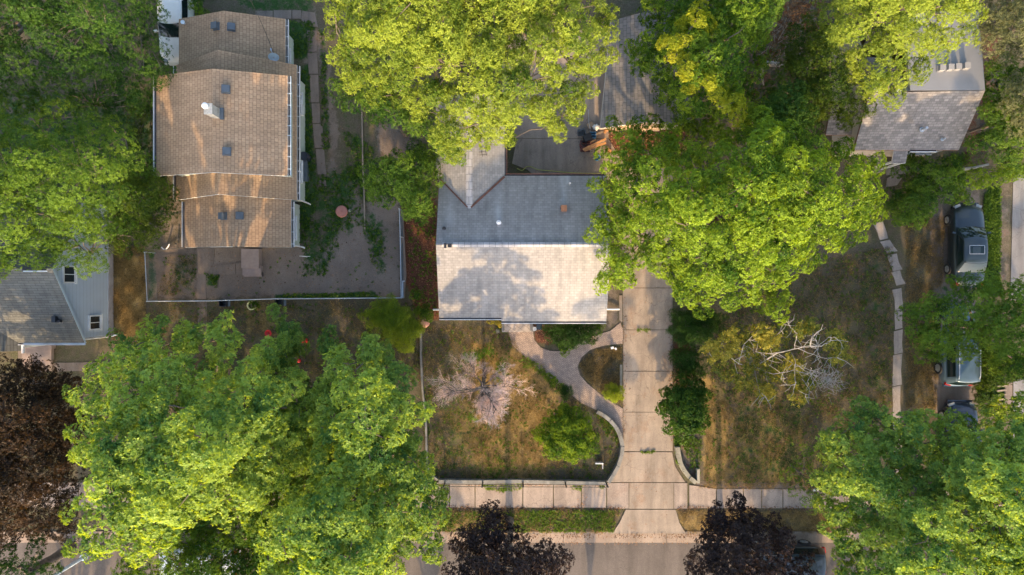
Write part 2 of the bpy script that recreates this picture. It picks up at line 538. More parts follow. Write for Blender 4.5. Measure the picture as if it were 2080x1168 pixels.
M_greycap = shingle_mat("grey_ridge_shingles", (0.42, 0.41, 0.42), (0.34, 0.335, 0.345), (0.16, 0.16, 0.16), 0.32, 0.4)
M_arch = shingle_mat("weathered_wood_shingles", (0.235, 0.22, 0.215), (0.135, 0.13, 0.13), (0.125, 0.115, 0.113), 0.24, 0.14)
M_green = shingle_mat("grey_green_shingles", (0.150, 0.155, 0.145), (0.115, 0.120, 0.115), (0.07, 0.07, 0.07), 0.55, 0.15)
M_garage = shingle_mat("garage_shingles", (0.22, 0.205, 0.20), (0.16, 0.152, 0.152), (0.10, 0.10, 0.10), 0.3, 0.2)
M_smooth = pmat("grey_membrane_roof", (0.26, 0.26, 0.265), 0.75, 0.08, 0.7, 0.1, 12.0)
M_siding_cream = siding_mat("cream_siding", (0.62, 0.66, 0.56), 0.14)
M_siding_blue = siding_mat("pale_blue_siding", (0.50, 0.58, 0.68), 0.30, (0.40, 0.43, 0.47), 0.35)
M_siding_white = siding_mat("white_siding", (0.70, 0.68, 0.64), 0.15)
M_stucco = pmat("tan_wall_render", (0.45, 0.38, 0.32), 0.85, 0.12, 1.5, 0.3, 40)
M_found = pmat("foundation_block", (0.33, 0.30, 0.30), 0.9, 0.2, 2.0, 0.4, 25)
M_trim = pmat("white_trim_paint", (0.72, 0.73, 0.74), 0.45, 0.10, 2.0, 0.05, 30, dirt=(0.5, 0.47, 0.43))
M_trimblue = pmat("pale_blue_metal_trim", (0.55, 0.65, 0.72), 0.4, 0.10, 2.0, 0.0)
M_gutdark = pmat("dark_gutter_trough", (0.05, 0.05, 0.055), 0.8, 0.5, 6.0, 0.3, 30)  # plain dark tone of the gutter bottom
M_flash = pmat("rusty_flashing", (0.15, 0.065, 0.045), 0.7, 0.35, 5.0, 0.2, 30)
M_vent = pmat("dark_vent_metal", (0.085, 0.105, 0.125), 0.5, 0.15, 4.0, 0.05)
M_ventbrown = pmat("brown_vent_metal", (0.13, 0.07, 0.045), 0.6, 0.2, 6.0, 0.05)
M_black = pmat("black_plastic", (0.018, 0.019, 0.022), 0.45, 0.3, 6.0, 0.05)
M_steel = pmat("galvanised_steel", (0.42, 0.47, 0.53), 0.4, 0.15, 5.0, 0.05, metal=0.35)
M_steeldark = pmat("dark_painted_pipe", (0.06, 0.055, 0.05), 0.6, 0.2, 5.0, 0.1)
M_conc = concrete_mat("driveway_concrete", (0.36, 0.295, 0.235), (0.225, 0.185, 0.15), 0.8, stain=(0.24, 0.145, 0.09), stain_amt=0.85)
M_walk = concrete_mat("sidewalk_concrete", (0.36, 0.295, 0.25), (0.24, 0.195, 0.165), 1.1, stain=(0.24, 0.13, 0.08), stain_amt=0.4, agg=0.35)
M_patio = concrete_mat("patio_concrete", (0.33, 0.27, 0.225), (0.24, 0.195, 0.165), 0.6, stain=(0.09, 0.07, 0.06), stain_amt=0.4)
M_path = concrete_mat("path_concrete", (0.36, 0.315, 0.285), (0.25, 0.22, 0.20), 1.2)
M_side = concrete_mat("old_slab_concrete", (0.225, 0.18, 0.15), (0.155, 0.125, 0.105), 1.0)
M_east = concrete_mat("pale_drive_concrete", (0.25, 0.24, 0.235), (0.185, 0.18, 0.18), 0.5, agg=0.15)
M_asphalt = concrete_mat("asphalt", (0.145, 0.122, 0.107), (0.10, 0.086, 0.077), 0.5, stain=(0.10, 0.085, 0.075), stain_amt=0.4, agg=0.35)
M_kerb = concrete_mat("kerb_concrete", (0.36, 0.285, 0.225), (0.24, 0.185, 0.145), 1.4, stain=(0.25, 0.14, 0.09), stain_amt=0.5)
M_wallstone = concrete_mat("retaining_wall_concrete", (0.27, 0.265, 0.25), (0.15, 0.148, 0.135), 2.0, stain=(0.10, 0.10, 0.07), stain_amt=0.7)
M_stonepale = concrete_mat("pale_stone_blocks", (0.36, 0.34, 0.28), (0.20, 0.19, 0.15), 2.0, stain=(0.16, 0.15, 0.10), stain_amt=0.5)
M_paver = brick_mat("path_pavers", (0.38, 0.29, 0.235), (0.29, 0.22, 0.18), (0.17, 0.135, 0.115), 0.18, 0.09)
M_step = pmat("concrete_steps", (0.27, 0.21, 0.185), 0.9, 0.15, 3.0, 0.2, 40)
M_flag = brick_mat("flagstone_steps", (0.42, 0.37, 0.33), (0.33, 0.29, 0.26), (0.15, 0.12, 0.11), 0.5, 0.28)
M_bark = pmat("grey_brown_bark", (0.13, 0.105, 0.085), 0.95, 0.4, 6.0, 0.8, 25)
M_barkpale = pmat("pale_grey_bark", (0.34, 0.315, 0.285), 0.85, 0.2, 8.0, 0.4, 30)
M_twig = pmat("bleached_pink_twigs", (0.72, 0.52, 0.42), 0.9, 0.25, 2.0, 0.3, 30)
M_wood = pmat("orange_pine_board", (0.46, 0.23, 0.09), 0.7, 0.2, 6.0, 0.2, 30)
M_woodold = pmat("weathered_timber", (0.26, 0.21, 0.16), 0.9, 0.25, 5.0, 0.4, 30)
M_card = pmat("brown_cardboard", (0.38, 0.27, 0.18), 0.85, 0.12, 3.0, 0.1)
M_blueplastic = pmat("blue_plastic", (0.05, 0.17, 0.30), 0.45, 0.2, 4.0, 0.0)
M_whiteplastic = pmat("white_plastic_sack", (0.62, 0.60, 0.57), 0.5, 0.15, 8.0, 0.5, 20)
M_red = pmat("bright_red_plastic", (0.62, 0.015, 0.02), 0.4, 0.15, 4.0, 0.0)
M_maroon = pmat("maroon_cloth", (0.14, 0.055, 0.05), 0.85, 0.3, 5.0, 0.5, 15)
M_yellow = pmat("pale_yellow_glaze", (0.72, 0.70, 0.36), 0.4, 0.1, 4.0, 0.0)
M_hose = pmat("yellow_green_hose", (0.38, 0.40, 0.08), 0.5, 0.15, 4.0, 0.0)
M_lid = pmat("faded_red_lid", (0.38, 0.16, 0.125), 0.8, 0.15, 3.0, 0.2, 30)
M_terra = pmat("pink_sandstone", (0.46, 0.24, 0.19), 0.85, 0.2, 5.0, 0.3)
M_soil = pmat("potting_soil", (0.04, 0.03, 0.02), 0.95, 0.4, 10.0, 0.6, 30)
M_glass = glass_mat("window_glass")
M_carglass = glass_mat("car_glass", (0.006, 0.016, 0.018), 0.03)
M_tyre = pmat("tyre_rubber", (0.02, 0.02, 0.02), 0.85, 0.2, 8.0, 0.1)
M_rim = pmat("alloy_rim", (0.45, 0.45, 0.44), 0.35, 0.15, 8.0, 0.0, metal=0.6)
M_lampred = pmat("red_lamp_lens", (0.45, 0.02, 0.015), 0.2, 0.1, 8.0, 0.0)
M_lampclear = pmat("clear_lamp_lens", (0.22, 0.24, 0.25), 0.15, 0.1, 8.0, 0.0)
M_curtain = pmat("window_blind", (0.20, 0.16, 0.07), 0.7, 0.2, 4.0, 0.0)
def car_paint(name, col):
    return pmat(name, col, 0.3, 0.08, 1.2, 0.0, metal=0.1, coat=0.7, dirt=tuple(c * 0.8 + 0.02 for c in col))
M_pslate = car_paint("slate_blue_car_paint", (0.013, 0.024, 0.030))
M_psteel = car_paint("steel_blue_car_paint", (0.065, 0.11, 0.155))
M_pnavy = car_paint("navy_car_paint", (0.018, 0.026, 0.05))
M_pblue = car_paint("petrol_blue_car_paint", (0.006, 0.016, 0.028))
M_pwhite = pmat("white_car_paint", (0.70, 0.70, 0.66), 0.3, 0.06, 1.2, 0.0, coat=0.6, dirt=(0.55, 0.53, 0.48))
M_ppale = pmat("silver_car_paint", (0.55, 0.60, 0.66), 0.3, 0.06, 1.2, 0.0, metal=0.3, coat=0.8)
# ------------------------------------------------------------------ the setting: ground, road, pavements
def PX(poly): return [P(x, y)[:2] for x, y in poly]
KERB_Y = P(0, 1085)[1]
ROAD_S = KERB_Y - 9.2

def make_ground():
    fx = np.arange(-37, 37.01, 0.17); fy = np.arange(-24.5, 22.01, 0.17)
    cx = np.array([50, 70, 100, 160, 260, 420.0]); cy = cx - 10
    xs = np.concatenate([-cx[::-1], fx, cx]); ys = np.concatenate([-cy[::-1] , fy, cy])
    X, Y = np.meshgrid(xs, ys)
    nx, ny = len(xs), len(ys)
    Z = 0.010 * np.sin(X * 1.7 + 0.6 * np.sin(Y * 1.3)) + 0.008 * np.sin(Y * 2.3 + X * 0.7) - 0.012
    road = (Y < KERB_Y + 0.03) & (Y > ROAD_S - 0.03)
    Z = np.where(road, -0.19, Z)
    verts = np.stack([X, Y, Z], -1).reshape(-1, 3).astype(np.float32)
    i = np.arange((ny - 1) * (nx - 1)); r = i // (nx - 1); c = i % (nx - 1)
    a = r * nx + c
    quads = np.stack([a, a + 1, a + nx + 1, a + nx], -1).astype(np.int32)
    me = bpy.data.meshes.new("ground")
    me.vertices.add(len(verts)); me.vertices.foreach_set("co", verts.ravel())
    me.loops.add(quads.size); me.loops.foreach_set("vertex_index", quads.ravel())
    me.polygons.add(len(quads))
    me.polygons.foreach_set("loop_start", np.arange(0, quads.size, 4, dtype=np.int32))
    me.polygons.foreach_set("loop_total", np.full(len(quads), 4, dtype=np.int32))
    x, y = X.ravel(), Y.ravel()
    W = {}
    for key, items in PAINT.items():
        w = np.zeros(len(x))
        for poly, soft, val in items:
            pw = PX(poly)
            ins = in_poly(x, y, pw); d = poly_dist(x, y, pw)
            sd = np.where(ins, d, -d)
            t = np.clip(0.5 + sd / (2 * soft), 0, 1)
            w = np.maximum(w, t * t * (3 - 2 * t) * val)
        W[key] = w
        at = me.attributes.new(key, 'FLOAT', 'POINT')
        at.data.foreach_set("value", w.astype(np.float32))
    me.materials.append(M_ground)
    me.update(calc_edges=True); me.validate()
    o = bpy.data.objects.new("ground", me); COL.objects.link(o)
    return tag(o, kind='structure')

# polygons in photo pixels on the ground: (polygon, softness in metres, strength)
PAINT = {
 "dirt": [
  ([(300, 500), (420, 495), (600, 490), (640, 520), (700, 560), (810, 560), (815, 605), (560, 607), (300, 610)], 0.5, 0.9),
  ([(600, 500), (640, 530), (690, 470), (700, 430), (730, 410), (775, 480), (812, 470), (812, 605), (600, 605)], 0.35, 1.0),
  ([(760, 250), (840, 250), (850, 330), (770, 320)], 0.5, 0.8),
  ([(636, 60), (660, 60), (690, 260), (686, 420), (650, 470), (668, 300)], 0.35, 0.72),
  ([(612, 60), (640, 60), (640, 130), (615, 130)], 0.3, 0.8),
  ([(700, 380), (730, 380), (735, 470), (720, 470)], 0.25, 0.8),
  ([(742, 400), (812, 400), (812, 600), (760, 560)], 0.4, 0.8),
  ([(1885, 380), (1990, 380), (1990, 840), (1900, 840)], 0.3, 0.75),
  ([(2030, 360), (2055, 360), (2055, 600), (2020, 600)], 0.3, 0.45),
  ([(1100, 640), (1260, 560), (1262, 660), (1180, 690), (1090, 690)], 0.3, 0.55),
  ([(230, 400), (380, 400), (380, 520), (300, 520)], 0.5, 0.5),
  ([(600, -40), (760, -40), (740, 60), (600, 60)], 0.5, 0.35),
  ([(1380, 905), (1400, 905), (1410, 965), (1385, 960)], 0.2, 0.6),
  ([(1080, 975), (890, 975), (890, 985), (1230, 985), (1230, 978)], 0.15, 0.6),
  ([(1410, 975), (1700, 985), (1700, 1000), (1410, 992)], 0.2, 0.75),
  ([(1195, 720), (1250, 715), (1250, 790), (1210, 760)], 0.5, 0.35),
 ],
 "mulch": [
  ([(815, 410), (885, 400), (892, 650), (850, 650), (822, 560)], 0.25, 1.0),
  ([(1380, 900), (1415, 905), (1420, 980), (1392, 965)], 0.25, 0.35),
  ([(1235, 250), (1400, 250), (1420, 320), (1240, 330)], 0.5, 0.7),
  ([(1500, -40), (1680, -40), (1660, 330), (1480, 260)], 0.8, 0.35),
  ([(1080, 660), (1120, 660), (1125, 700), (1090, 695)], 0.2, 0.8),
  ([(1990, 60), (2040, 60), (2000, 330), (1950, 330)], 0.6, 0.6),
  ([(1368, 680), (1400, 680), (1400, 800), (1372, 800)], 0.25, 0.8),
  ([(2030, 360), (2056, 360), (2050, 600), (2015, 600)], 0.3, 0.2),
  ([(890, 1084), (1640, 1084), (1640, 1070), (1400, 1078), (890, 1078)], 0.1, 0.4),
 ],
 "green": [
  ([(606, 130), (628, 130), (642, 350), (650, 400), (622, 500), (606, 500)], 0.3, 0.72),
  ([(650, 60), (662, 60), (672, 300), (650, 310), (655, 200)], 0.25, 0.62),
  ([(640, 360), (690, 340), (735, 330), (730, 400), (715, 430), (720, 480), (680, 470), (640, 440)], 0.6, 0.62),
  ([(700, 240), (760, 300), (760, 420), (720, 400), (710, 320)], 0.6, 0.58),
  ([(728, 430), (758, 430), (790, 470), (780, 520), (782, 560), (758, 545), (750, 500), (738, 480)], 0.35, 0.6),
  ([(560, 42), (640, 42), (636, 120), (585, 120)], 0.3, 0.8),
  ([(480, 0), (640, -20), (630, 24), (500, 22)], 0.4, 0.7),
  ([(560, 598), (760, 592), (770, 606), (560, 606)], 0.15, 0.85),
  ([(415, 555), (445, 560), (440, 585), (415, 580)], 0.15, 0.7),
  ([(300, 505), (315, 505), (318, 608), (300, 608)], 0.15, 0.6),
  ([(340, 520), (400, 515), (400, 590), (340, 590)], 0.4, 0.42),
  ([(1040, 1036), (1262, 1036), (1245, 1082), (1050, 1080)], 0.2, 0.45),
  ([(890, 1040), (1040, 1036), (1040, 1080), (890, 1080)], 0.3, 0.3),
  ([(1880, 560), (1995, 560), (1990, 640), (1900, 640)], 0.6, 0.3),
  ([(2000, 380), (2032, 380), (2030, 600), (1998, 600)], 0.2, 0.95),
  ([(1985, 700), (2040, 700), (2040, 840), (1990, 840)], 0.3, 0.8),
  ([(1740, 500), (1812, 560), (1812, 830), (1760, 800)], 0.7, 0.42),
  ([(880, 800), (980, 800), (980, 975), (880, 970)], 0.8, 0.45),
  ([(620, 440), (685, 440), (690, 500), (660, 560), (615, 560)], 0.4, 0.5),
  ([(-60, 180), (300, 180), (350, 420), (200, 540), (-60, 540)], 0.8, 0.55),
  ([(1650, 900), (2120, 860), (2120, 1060), (1650, 1060)], 0.8, 0.5),
  ([(1100, 745), (1150, 790), (1180, 830), (1120, 800)], 0.5, 0.45),
  ([(1480, 820), (1640, 800), (1640, 970), (1500, 975)], 0.8, 0.55),
 ],
 "straw_sunlit": [  # straw tone, with the lawn patches brightened as painted sunlight
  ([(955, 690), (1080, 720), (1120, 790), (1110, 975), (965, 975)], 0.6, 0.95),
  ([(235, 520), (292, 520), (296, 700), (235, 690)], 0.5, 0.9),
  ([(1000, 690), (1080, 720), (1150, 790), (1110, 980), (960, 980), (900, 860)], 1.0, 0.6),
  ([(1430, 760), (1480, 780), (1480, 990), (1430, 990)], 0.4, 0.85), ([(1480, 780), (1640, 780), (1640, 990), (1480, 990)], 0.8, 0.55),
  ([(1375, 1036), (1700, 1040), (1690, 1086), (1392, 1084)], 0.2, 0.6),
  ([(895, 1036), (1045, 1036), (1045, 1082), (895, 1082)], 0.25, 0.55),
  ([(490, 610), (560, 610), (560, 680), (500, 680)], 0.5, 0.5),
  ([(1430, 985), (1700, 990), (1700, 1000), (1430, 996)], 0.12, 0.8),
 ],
}
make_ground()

# street: asphalt, concrete gutter pan, kerb
def sheet(name, poly, z0, z1, mat, kind='structure', **kw):
    b = MB(); b.prism(poly, z0, z1)
    return tag(b.build(name, mat), kind=kind, **kw)

gut_y = P(0, 1104)[1]
sheet("road", [(-300, ROAD_S), (300, ROAD_S), (300, gut_y), (-300, gut_y)], -0.175, -0.125, M_asphalt)
b = MB()
x = -60.0
while x < 60:
    b.prism([(x, gut_y), (x + 2.98, gut_y), (x + 2.98, KERB_Y), (x, KERB_Y)], -0.175, -0.117)
    x += 3.0
tag(b.build("gutter_pan", M_kerb), kind='structure')
b = MB()
xl = P(1243, 0)[0]; xr = P(1394, 0)[0]
kw_ = 0.16
for x0, x1 in ((-60, xl), (xr, 60)):
    x = x0
    while x < x1 - 0.01:
        e = min(x + 3.0, x1)
        b.prism([(x, KERB_Y - 0.002), (e - 0.012, KERB_Y - 0.002), (e - 0.012, KERB_Y + kw_), (x, KERB_Y + kw_)], -0.18, 0.025)
        x += 3.0
# far kerb
b.prism([(-60, ROAD_S), (60, ROAD_S), (60, ROAD_S + kw_), (-60, ROAD_S + kw_)], -0.18, 0.02)
# curved returns beside the driveway apron
for sgn, xe, top in ((1, xl, P(1268, 1048)), (-1, xr, P(1372, 1048))):
    pts = []
    for i in range(9):
        t = i / 8
        ang = t * math.pi / 2
        cx_, cy_ = xe, KERB_Y + 1.05
        px_ = xe + sgn * 0.75 * math.sin(ang) * 0.95
        py_ = KERB_Y + 1.02 * (1 - math.cos(ang))
        pts.append((px_, py_))
    for i in range(8):
        p, q = Vector(pts[i]), Vector(pts[i + 1])
        n = Vector((-(q - p).y, (q - p).x)).normalized() * 0.13 * sgn
        b.prism([tuple(p), tuple(q), tuple(q + n), tuple(p + n)], -0.10, 0.02 - 0.004 * i)
tag(b.build("kerb", M_kerb), kind='structure')

def slabs(name, polys, z1, mat, z0=-0.03):
    b = MB()
    for pl in polys:
        b.prism(PX(pl), z0, z1 + random.uniform(-0.004, 0.004))
    return tag(b.build(name, mat), kind='structure')

# driveway: single slabs with open joints
dl, dr = 1266, 1364
ys_ = [330, 415, 500, 585, 670, 754, 837, 917]
polys = []
for i in range(len(ys_) - 1):
    polys.append([(dl + (0 if i > 3 else -2 + (i == 3) * 1), ys_[i] + 0.5), (dr + 2, ys_[i] + 0.5), (dr + 2, ys_[i + 1] - 0.6), (dl, ys_[i + 1] - 0.6)])
polys.append([(1266, 918.2), (1365, 918.2), (1370, 945), (1382, 965), (1392, 979.3), (1236, 979.3), (1252, 960), (1262, 940)])
polys.append([(1278, 980.8), (1368, 980.8), (1368, 1033.2), (1278, 1033.2)])
polys.append([(1271, 1035), (1372, 1035), (1380, 1062), (1393, 1083.2), (1244, 1083.2), (1258, 1062)])
polys.append([(1258, 600), (1264, 600), (1264, 655), (1258, 650)])
slabs("driveway", polys, 0.03, M_conc)
# sidewalk slabs along the street
polys = []
xs_ = [-400, -320, -240, -160, -80, 0, 80, 160, 240, 320, 400, 480, 560, 640, 720, 800, 875, 913, 965, 1062, 1124, 1181, 1232]
for a_, b_ in zip(xs_[:-1], xs_[1:]):
    polys.append([(a_ + 1, 980), (b_ - 1, 980.5), (b_ - 1, 1031), (a_ + 1, 1030.5)])
polys.append([(1233.5, 981), (1276.8, 981), (1276.8, 1033), (1233.5, 1032)])
polys.append([(1369.2, 981), (1396, 981), (1396, 1033), (1369.2, 1033)])
xs_ = [1399, 1455, 1510, 1547, 1590, 1650, 1720, 1790, 1860, 1930, 2000, 2070, 2140, 2210, 2300, 2400]
for i, (a_, b_) in enumerate(zip(xs_[:-1], xs_[1:])):
    t = 985 if i == 0 else 993
    polys.append([(a_ + 1, t), (b_ - 1, 993), (b_ - 1, 1032), (a_ + 1, 1032)])
slabs("sidewalk", polys, 0.028, M_walk)
# far pavement
slabs("sidewalk", [[(-400, 1470), (2400, 1470), (2400, 1515), (-400, 1515)]], 0.02, M_walk)

# paver path (y shaped)
path = [(1030, 668), (1082, 668), (1085, 690), (1098, 706), (1118, 713), (1140, 713), (1165, 704), (1200, 684), (1240, 672), (1254, 660), (1260, 655), (1265, 668),
        (1265, 698), (1225, 702), (1198, 711), (1181, 726), (1173, 745), (1178, 762), (1192, 778), (1225, 806), (1265, 830),
        (1265, 905), (1256, 872), (1240, 852), (1212, 833), (1180, 818), (1150, 793), (1115, 765), (1085, 742), (1058, 718), (1040, 700)]
slabs("path", [path], 0.022, M_paver)
# patio behind the grey house
slabs("patio", [[(1020, 60), (1236, 60), (1236, 281), (1020, 281)], [(1050, 282), (1236, 282), (1265, 330), (1265, 366), (1095, 366), (1072, 345), (1040, 332)]], 0.012, M_patio)
# slab path beside the garden of the north east house
segs = [((1784, 452), (1796, 486), 22), ((1797, 489), (1812, 512), 25), ((1810, 517), (1823, 549), 24), ((1818, 551), (1830, 578), 20), ((1822, 587), (1828, 630), 21),
        ((1826, 632), (1825, 668), 19), ((1824, 671), (1824, 718), 20), ((1823, 720), (1822, 783), 20), ((1821, 785), (1822, 850), 19), ((1822, 852), (1822, 912), 19), ((1822, 914), (1822, 975), 19)]
polys = []
for (x0, y0), (x1, y1), w in segs:
    j = [random.uniform(-1.5, 1.5) for _ in range(6)]; w *= 0.84
    polys.append([(x0 - w / 2 + j[0], y0 + 2), (x0 + w / 2 + j[1], y0 - 2), ((x0 + x1) / 2 + w / 2 + j[4], (y0 + y1) / 2), (x1 + w / 2 + j[2], y1 - 2), (x1 - w / 2 + j[3], y1 + 2), ((x0 + x1) / 2 - w / 2 + j[5], (y0 + y1) / 2)])
polys.append([(1802, 362), (1822, 352), (1832, 362), (1822, 376), (1800, 380)])
polys.append([(1800, 338), (1845, 335), (1845, 352), (1800, 356)])
slabs("garden_path", polys, 0.02, M_path)
# strips of old slabs beside the tan house
polys = []
for (x0, y0), (x1, y1), w in [((634, 62), (634, 105), 20), ((634, 107), (637, 150), 19), ((638, 152), (640, 208), 17), ((641, 210), (643, 250), 16), ((645, 252), (649, 300), 19), ((650, 303), (654, 354), 17), ((655, 366), (657, 378), 13),
                             ((403, 500), (404, 540), 0)]:
    if w: polys.append([(x0 - w / 2, y0), (x0 + w / 2, y0), (x1 + w / 2, y1), (x1 - w / 2, y1)])
polys += [[(519, 22), (554, 22), (554, 40), (519, 40)], [(556, 21), (592, 21), (592, 38), (556, 39)], [(594, 21), (612, 21), (612, 38), (594, 38)], [(614, 22), (640, 26), (646, 55), (622, 52), (612, 39)]]
slabs("side_path", polys, 0.016, M_side)
slabs("front_path", [[(401, 505), (436, 505), (434, 535), (424, 552), (401, 556)], [(400, 558), (418, 558), (419, 608), (401, 608)], [(401, 610), (420, 610), (421, 690), (403, 690)],
                     [(430, 540), (478, 536), (478, 557), (426, 557)], [(480, 535), (497, 535), (497, 557), (480, 557)], [(499, 540), (540, 537), (540, 556), (499, 557)]], 0.014, M_side)
# pale concrete drive on the east side
slabs("side_driveway", [[(2058, 350), (2250, 350), (2250, 610), (2052, 610)], [(2058, 770), (2250, 770), (2250, 900), (2058, 900)]], 0.02, M_east)
slabs("brick_landing", [[(2040, 770), (2056, 770), (2056, 845), (2040, 845)]], 0.016, M_side)
slabs("gravel_drive", [[(1893, 760), (1992, 752), (1985, 838), (1900, 838)]], 0.006, M_side)
# front stoop slabs of the blue house
slabs("stoop_path", [[(48, 738), (230, 735), (230, 752), (48, 756)], [(36, 700), (50, 700), (52, 740), (38, 740)]], 0.012, M_side)

# ------------------------------------------------------------------ buildings
def gable(root, x0, x1, y0, y1, ze, zr, mat, wallm, oh=12, ohg=9, ridge=None, thick=0.14, wall_z0=0.0, trim=None, name='roof'):
    """house block with the ridge north-south; ground-pixel rectangle of the eaves"""
    trim = trim or M_trim
    rx = (x0 + x1) / 2 if ridge is None else ridge
    b = MB()
    b.slab([R(x0, y0, ze), R(rx, y0, zr), R(rx, y1, zr), R(x0, y1, ze)], thick, (0, 1, 0))
    b.slab([R(x1, y0, ze), R(rx, y0, zr), R(rx, y1, zr), R(x1, y1, ze)], thick, (0, 1, 0))
    r = b.build(name, [mat, trim], root)
    w = MB()
    wx0, wx1, wy0, wy1 = x0 + oh, x1 - oh, y0 + ohg, y1 - ohg
    zz = lambda X: (ze + (zr - ze) * (X - x0) / (rx - x0) if X < rx else ze + (zr - ze) * (x1 - X) / (x1 - rx)) - thick - 0.005
    def wall(pts):
        o = Vector(pts[0]); d = (Vector(pts[1]) - o).normalized()
        w.face(pts, 0, [((Vector(p) - o).dot(d), p[2]) for p in pts])
    z0 = wall_z0
    wall([R(wx0, wy1, z0), R(wx1, wy1, z0), R(wx1, wy1, zz(wx1)), R(rx, wy1, zz(rx)), R(wx0, wy1, zz(wx0))])
    wall([R(wx1, wy0, z0), R(wx0, wy0, z0), R(wx0, wy0, zz(wx0)), R(rx, wy0, zz(rx)), R(wx1, wy0, zz(wx1))])
    wall([R(wx1, wy1, z0), R(wx1, wy0, z0), R(wx1, wy0, zz(wx1)), R(wx1, wy1, zz(wx1))])
    wall([R(wx0, wy0, z0), R(wx0, wy1, z0), R(wx0, wy1, zz(wx0)), R(wx0, wy0, zz(wx0))])
    w.build('wall', wallm, root)
    return dict(x0=x0, x1=x1, rx=rx, ze=ze, zr=zr, parent=r, y0=y0, y1=y1)

def on_ns(sec, px, py):
    """world point on a north-south gable roof seen at photo pixel"""
    z = sec['zr']
    for _ in range(12):
        gx = (px - 1040) * (CAM_H - z) / CAM_H
        if gx < sec['rx']: z2 = sec['ze'] + (sec['zr'] - sec['ze']) * (gx - sec['x0']) / (sec['rx'] - sec['x0'])
        else: z2 = sec['ze'] + (sec['zr'] - sec['ze']) * (sec['x1'] - gx) / (sec['x1'] - sec['rx'])
        z = 0.5 * z + 0.5 * z2
    return P(px, py, z)

def window(root, c, w, h, face, mat=None, name='window', frame=M_trim, divided=True):
    """window on a vertical wall; face = outward direction 'e','w','s','n'"""
    nx, ny = {'e': (1, 0), 'w': (-1, 0), 's': (0, -1), 'n': (0, 1)}[face]
    tx, ty = -ny, nx
    def bx(b, du, dz, su, sz, depth, off, m=0):
        cx_ = c[0] + tx * du + nx * off; cy_ = c[1] + ty * du + ny * off
        b.box((cx_, cy_, c[2] + dz), (abs(tx) * su + abs(nx) * depth, abs(ty) * su + abs(ny) * depth, sz), 0, m)
    f = MB()
    t = 0.07
    bx(f, 0, h / 2 - t / 2, w, t, 0.08, 0.04); bx(f, 0, -h / 2 + t / 2, w, t, 0.08, 0.04)
    bx(f, -w / 2 + t / 2, 0, t, h - 2 * t, 0.076, 0.04); bx(f, w / 2 - t / 2, 0, t, h - 2 * t, 0.076, 0.04)
    if divided: bx(f, 0, 0, 0.04, h - 2 * t, 0.06, 0.035)
    wo_ = f.build(name, frame, root)
    p = MB(); bx(p, 0, 0, w - 2 * t, h - 2 * t, 0.02, 0.015); p.build('pane', mat or M_glass, wo_)
    s = MB(); bx(s, 0, -h / 2 - 0.03, w + 0.1, 0.05, 0.12, 0.065); s.build('sill', frame, wo_)
    return wo_

def gutter_ns(root, x, y0, y1, z, side=1, name='gutter', mat=None, straps=True):
    """open gutter along a north-south eave: dark trough, pale lip, straps"""
    b = MB()
    xa, xb = x, x + side * 4.2
    b.face([R(xa, y0, z - 0.06), R(xb, y0, z - 0.06), R(xb, y1, z - 0.06), R(xa, y1, z - 0.06)], 1)
    c0 = R(xb, (y0 + y1) / 2, z - 0.04)
    b.box((c0[0], c0[1], c0[2]), (0.025, abs(y1 - y0) * S0, 0.12), 0, 0)
    if straps:
        y = min(y0, y1) + 12
        while y < max(y0, y1) - 4:
            c1 = R((xa + xb) / 2, y, z + 0.0)
            b.box(c1, (abs(xb - xa) * S0 + 0.08, 0.025, 0.012), 0, 0)
            y += random.uniform(17, 24)
    return b.build(name, [mat or M_trim, M_gutdark], root)

def gutter_ew(root, x0, x1, y, z, side=1, name='gutter', mat=None, dark=True):
    b = MB()
    ya, yb = y, y + side * 3.6
    b.face([R(x0, ya, z - 0.06), R(x1, ya, z - 0.06), R(x1, yb, z - 0.06), R(x0, yb, z - 0.06)], 1)
    c0 = R((x0 + x1) / 2, yb, z - 0.04)
    b.box(c0, (abs(x1 - x0) * S0, 0.03, 0.12), 0, 0)
    return b.build(name, [mat or M_trim, M_gutdark if dark else M_trim], root)

def box_vent(root, p, s=0.34, h=0.16, mat=None, name='roof_vent', tilt=0.0, rz=0.0):
    b = MB()
    M = Matrix.Rotation(rz, 3, 'Z') @ Matrix.Rotation(tilt, 3, 'Y')
    b.box((p[0], p[1], p[2] + 0.02), (s * 1.25, s * 1.25, 0.03), 0, 0, M)
    q = Vector(p) + M @ Vector((0, 0, h * 0.55 + 0.03))
    b.box(q, (s, s, h), 0, 0, M)
    q2 = Vector(p) + M @ Vector((0, 0, h * 1.1 + 0.05))
    b.box(q2, (s * 1.08, s * 1.08, 0.03), 0, 0, M)
    return b.build(name, mat or M_vent, root)

# ---- tan shingled house (upper left)
tan = empty('house', R(-525, -290, 0), 'long cream sided house with several stepped tan shingle gable roofs and a square chimney', 'house')
A = gable(tan, -634, -431, -511, -408, 2.5, 3.6, M_tan, M_siding_cream)
B = gable(tan, -634, -406, -420, -165, 2.8, 5.15, M_tan, M_siding_cream, oh=14)
C = gable(tan, -631, -398, -376, -198, 5.0, 6.1, M_tan, M_siding_cream, oh=15, wall_z0=2.7)
D = gable(tan, -621, -419, -176, -76, 2.6, 3.6, M_tan, M_siding_cream)
gutter_ns(tan, -430, -510, -414, 2.5); gutter_ns(tan, -405, -418, -166, 2.8); gutter_ns(tan, -418, -163, -77, 2.6)
gutter_ns(tan, -635, -418, -166, 2.8, -1, straps=False); gutter_ns(tan, -622, -163, -77, 2.6, -1, straps=False)
gutter_ns(tan, -397, -375, -199, 5.0, mat=M_trimblue); gutter_ns(tan, -632, -375, -199, 5.0, -1, straps=False)
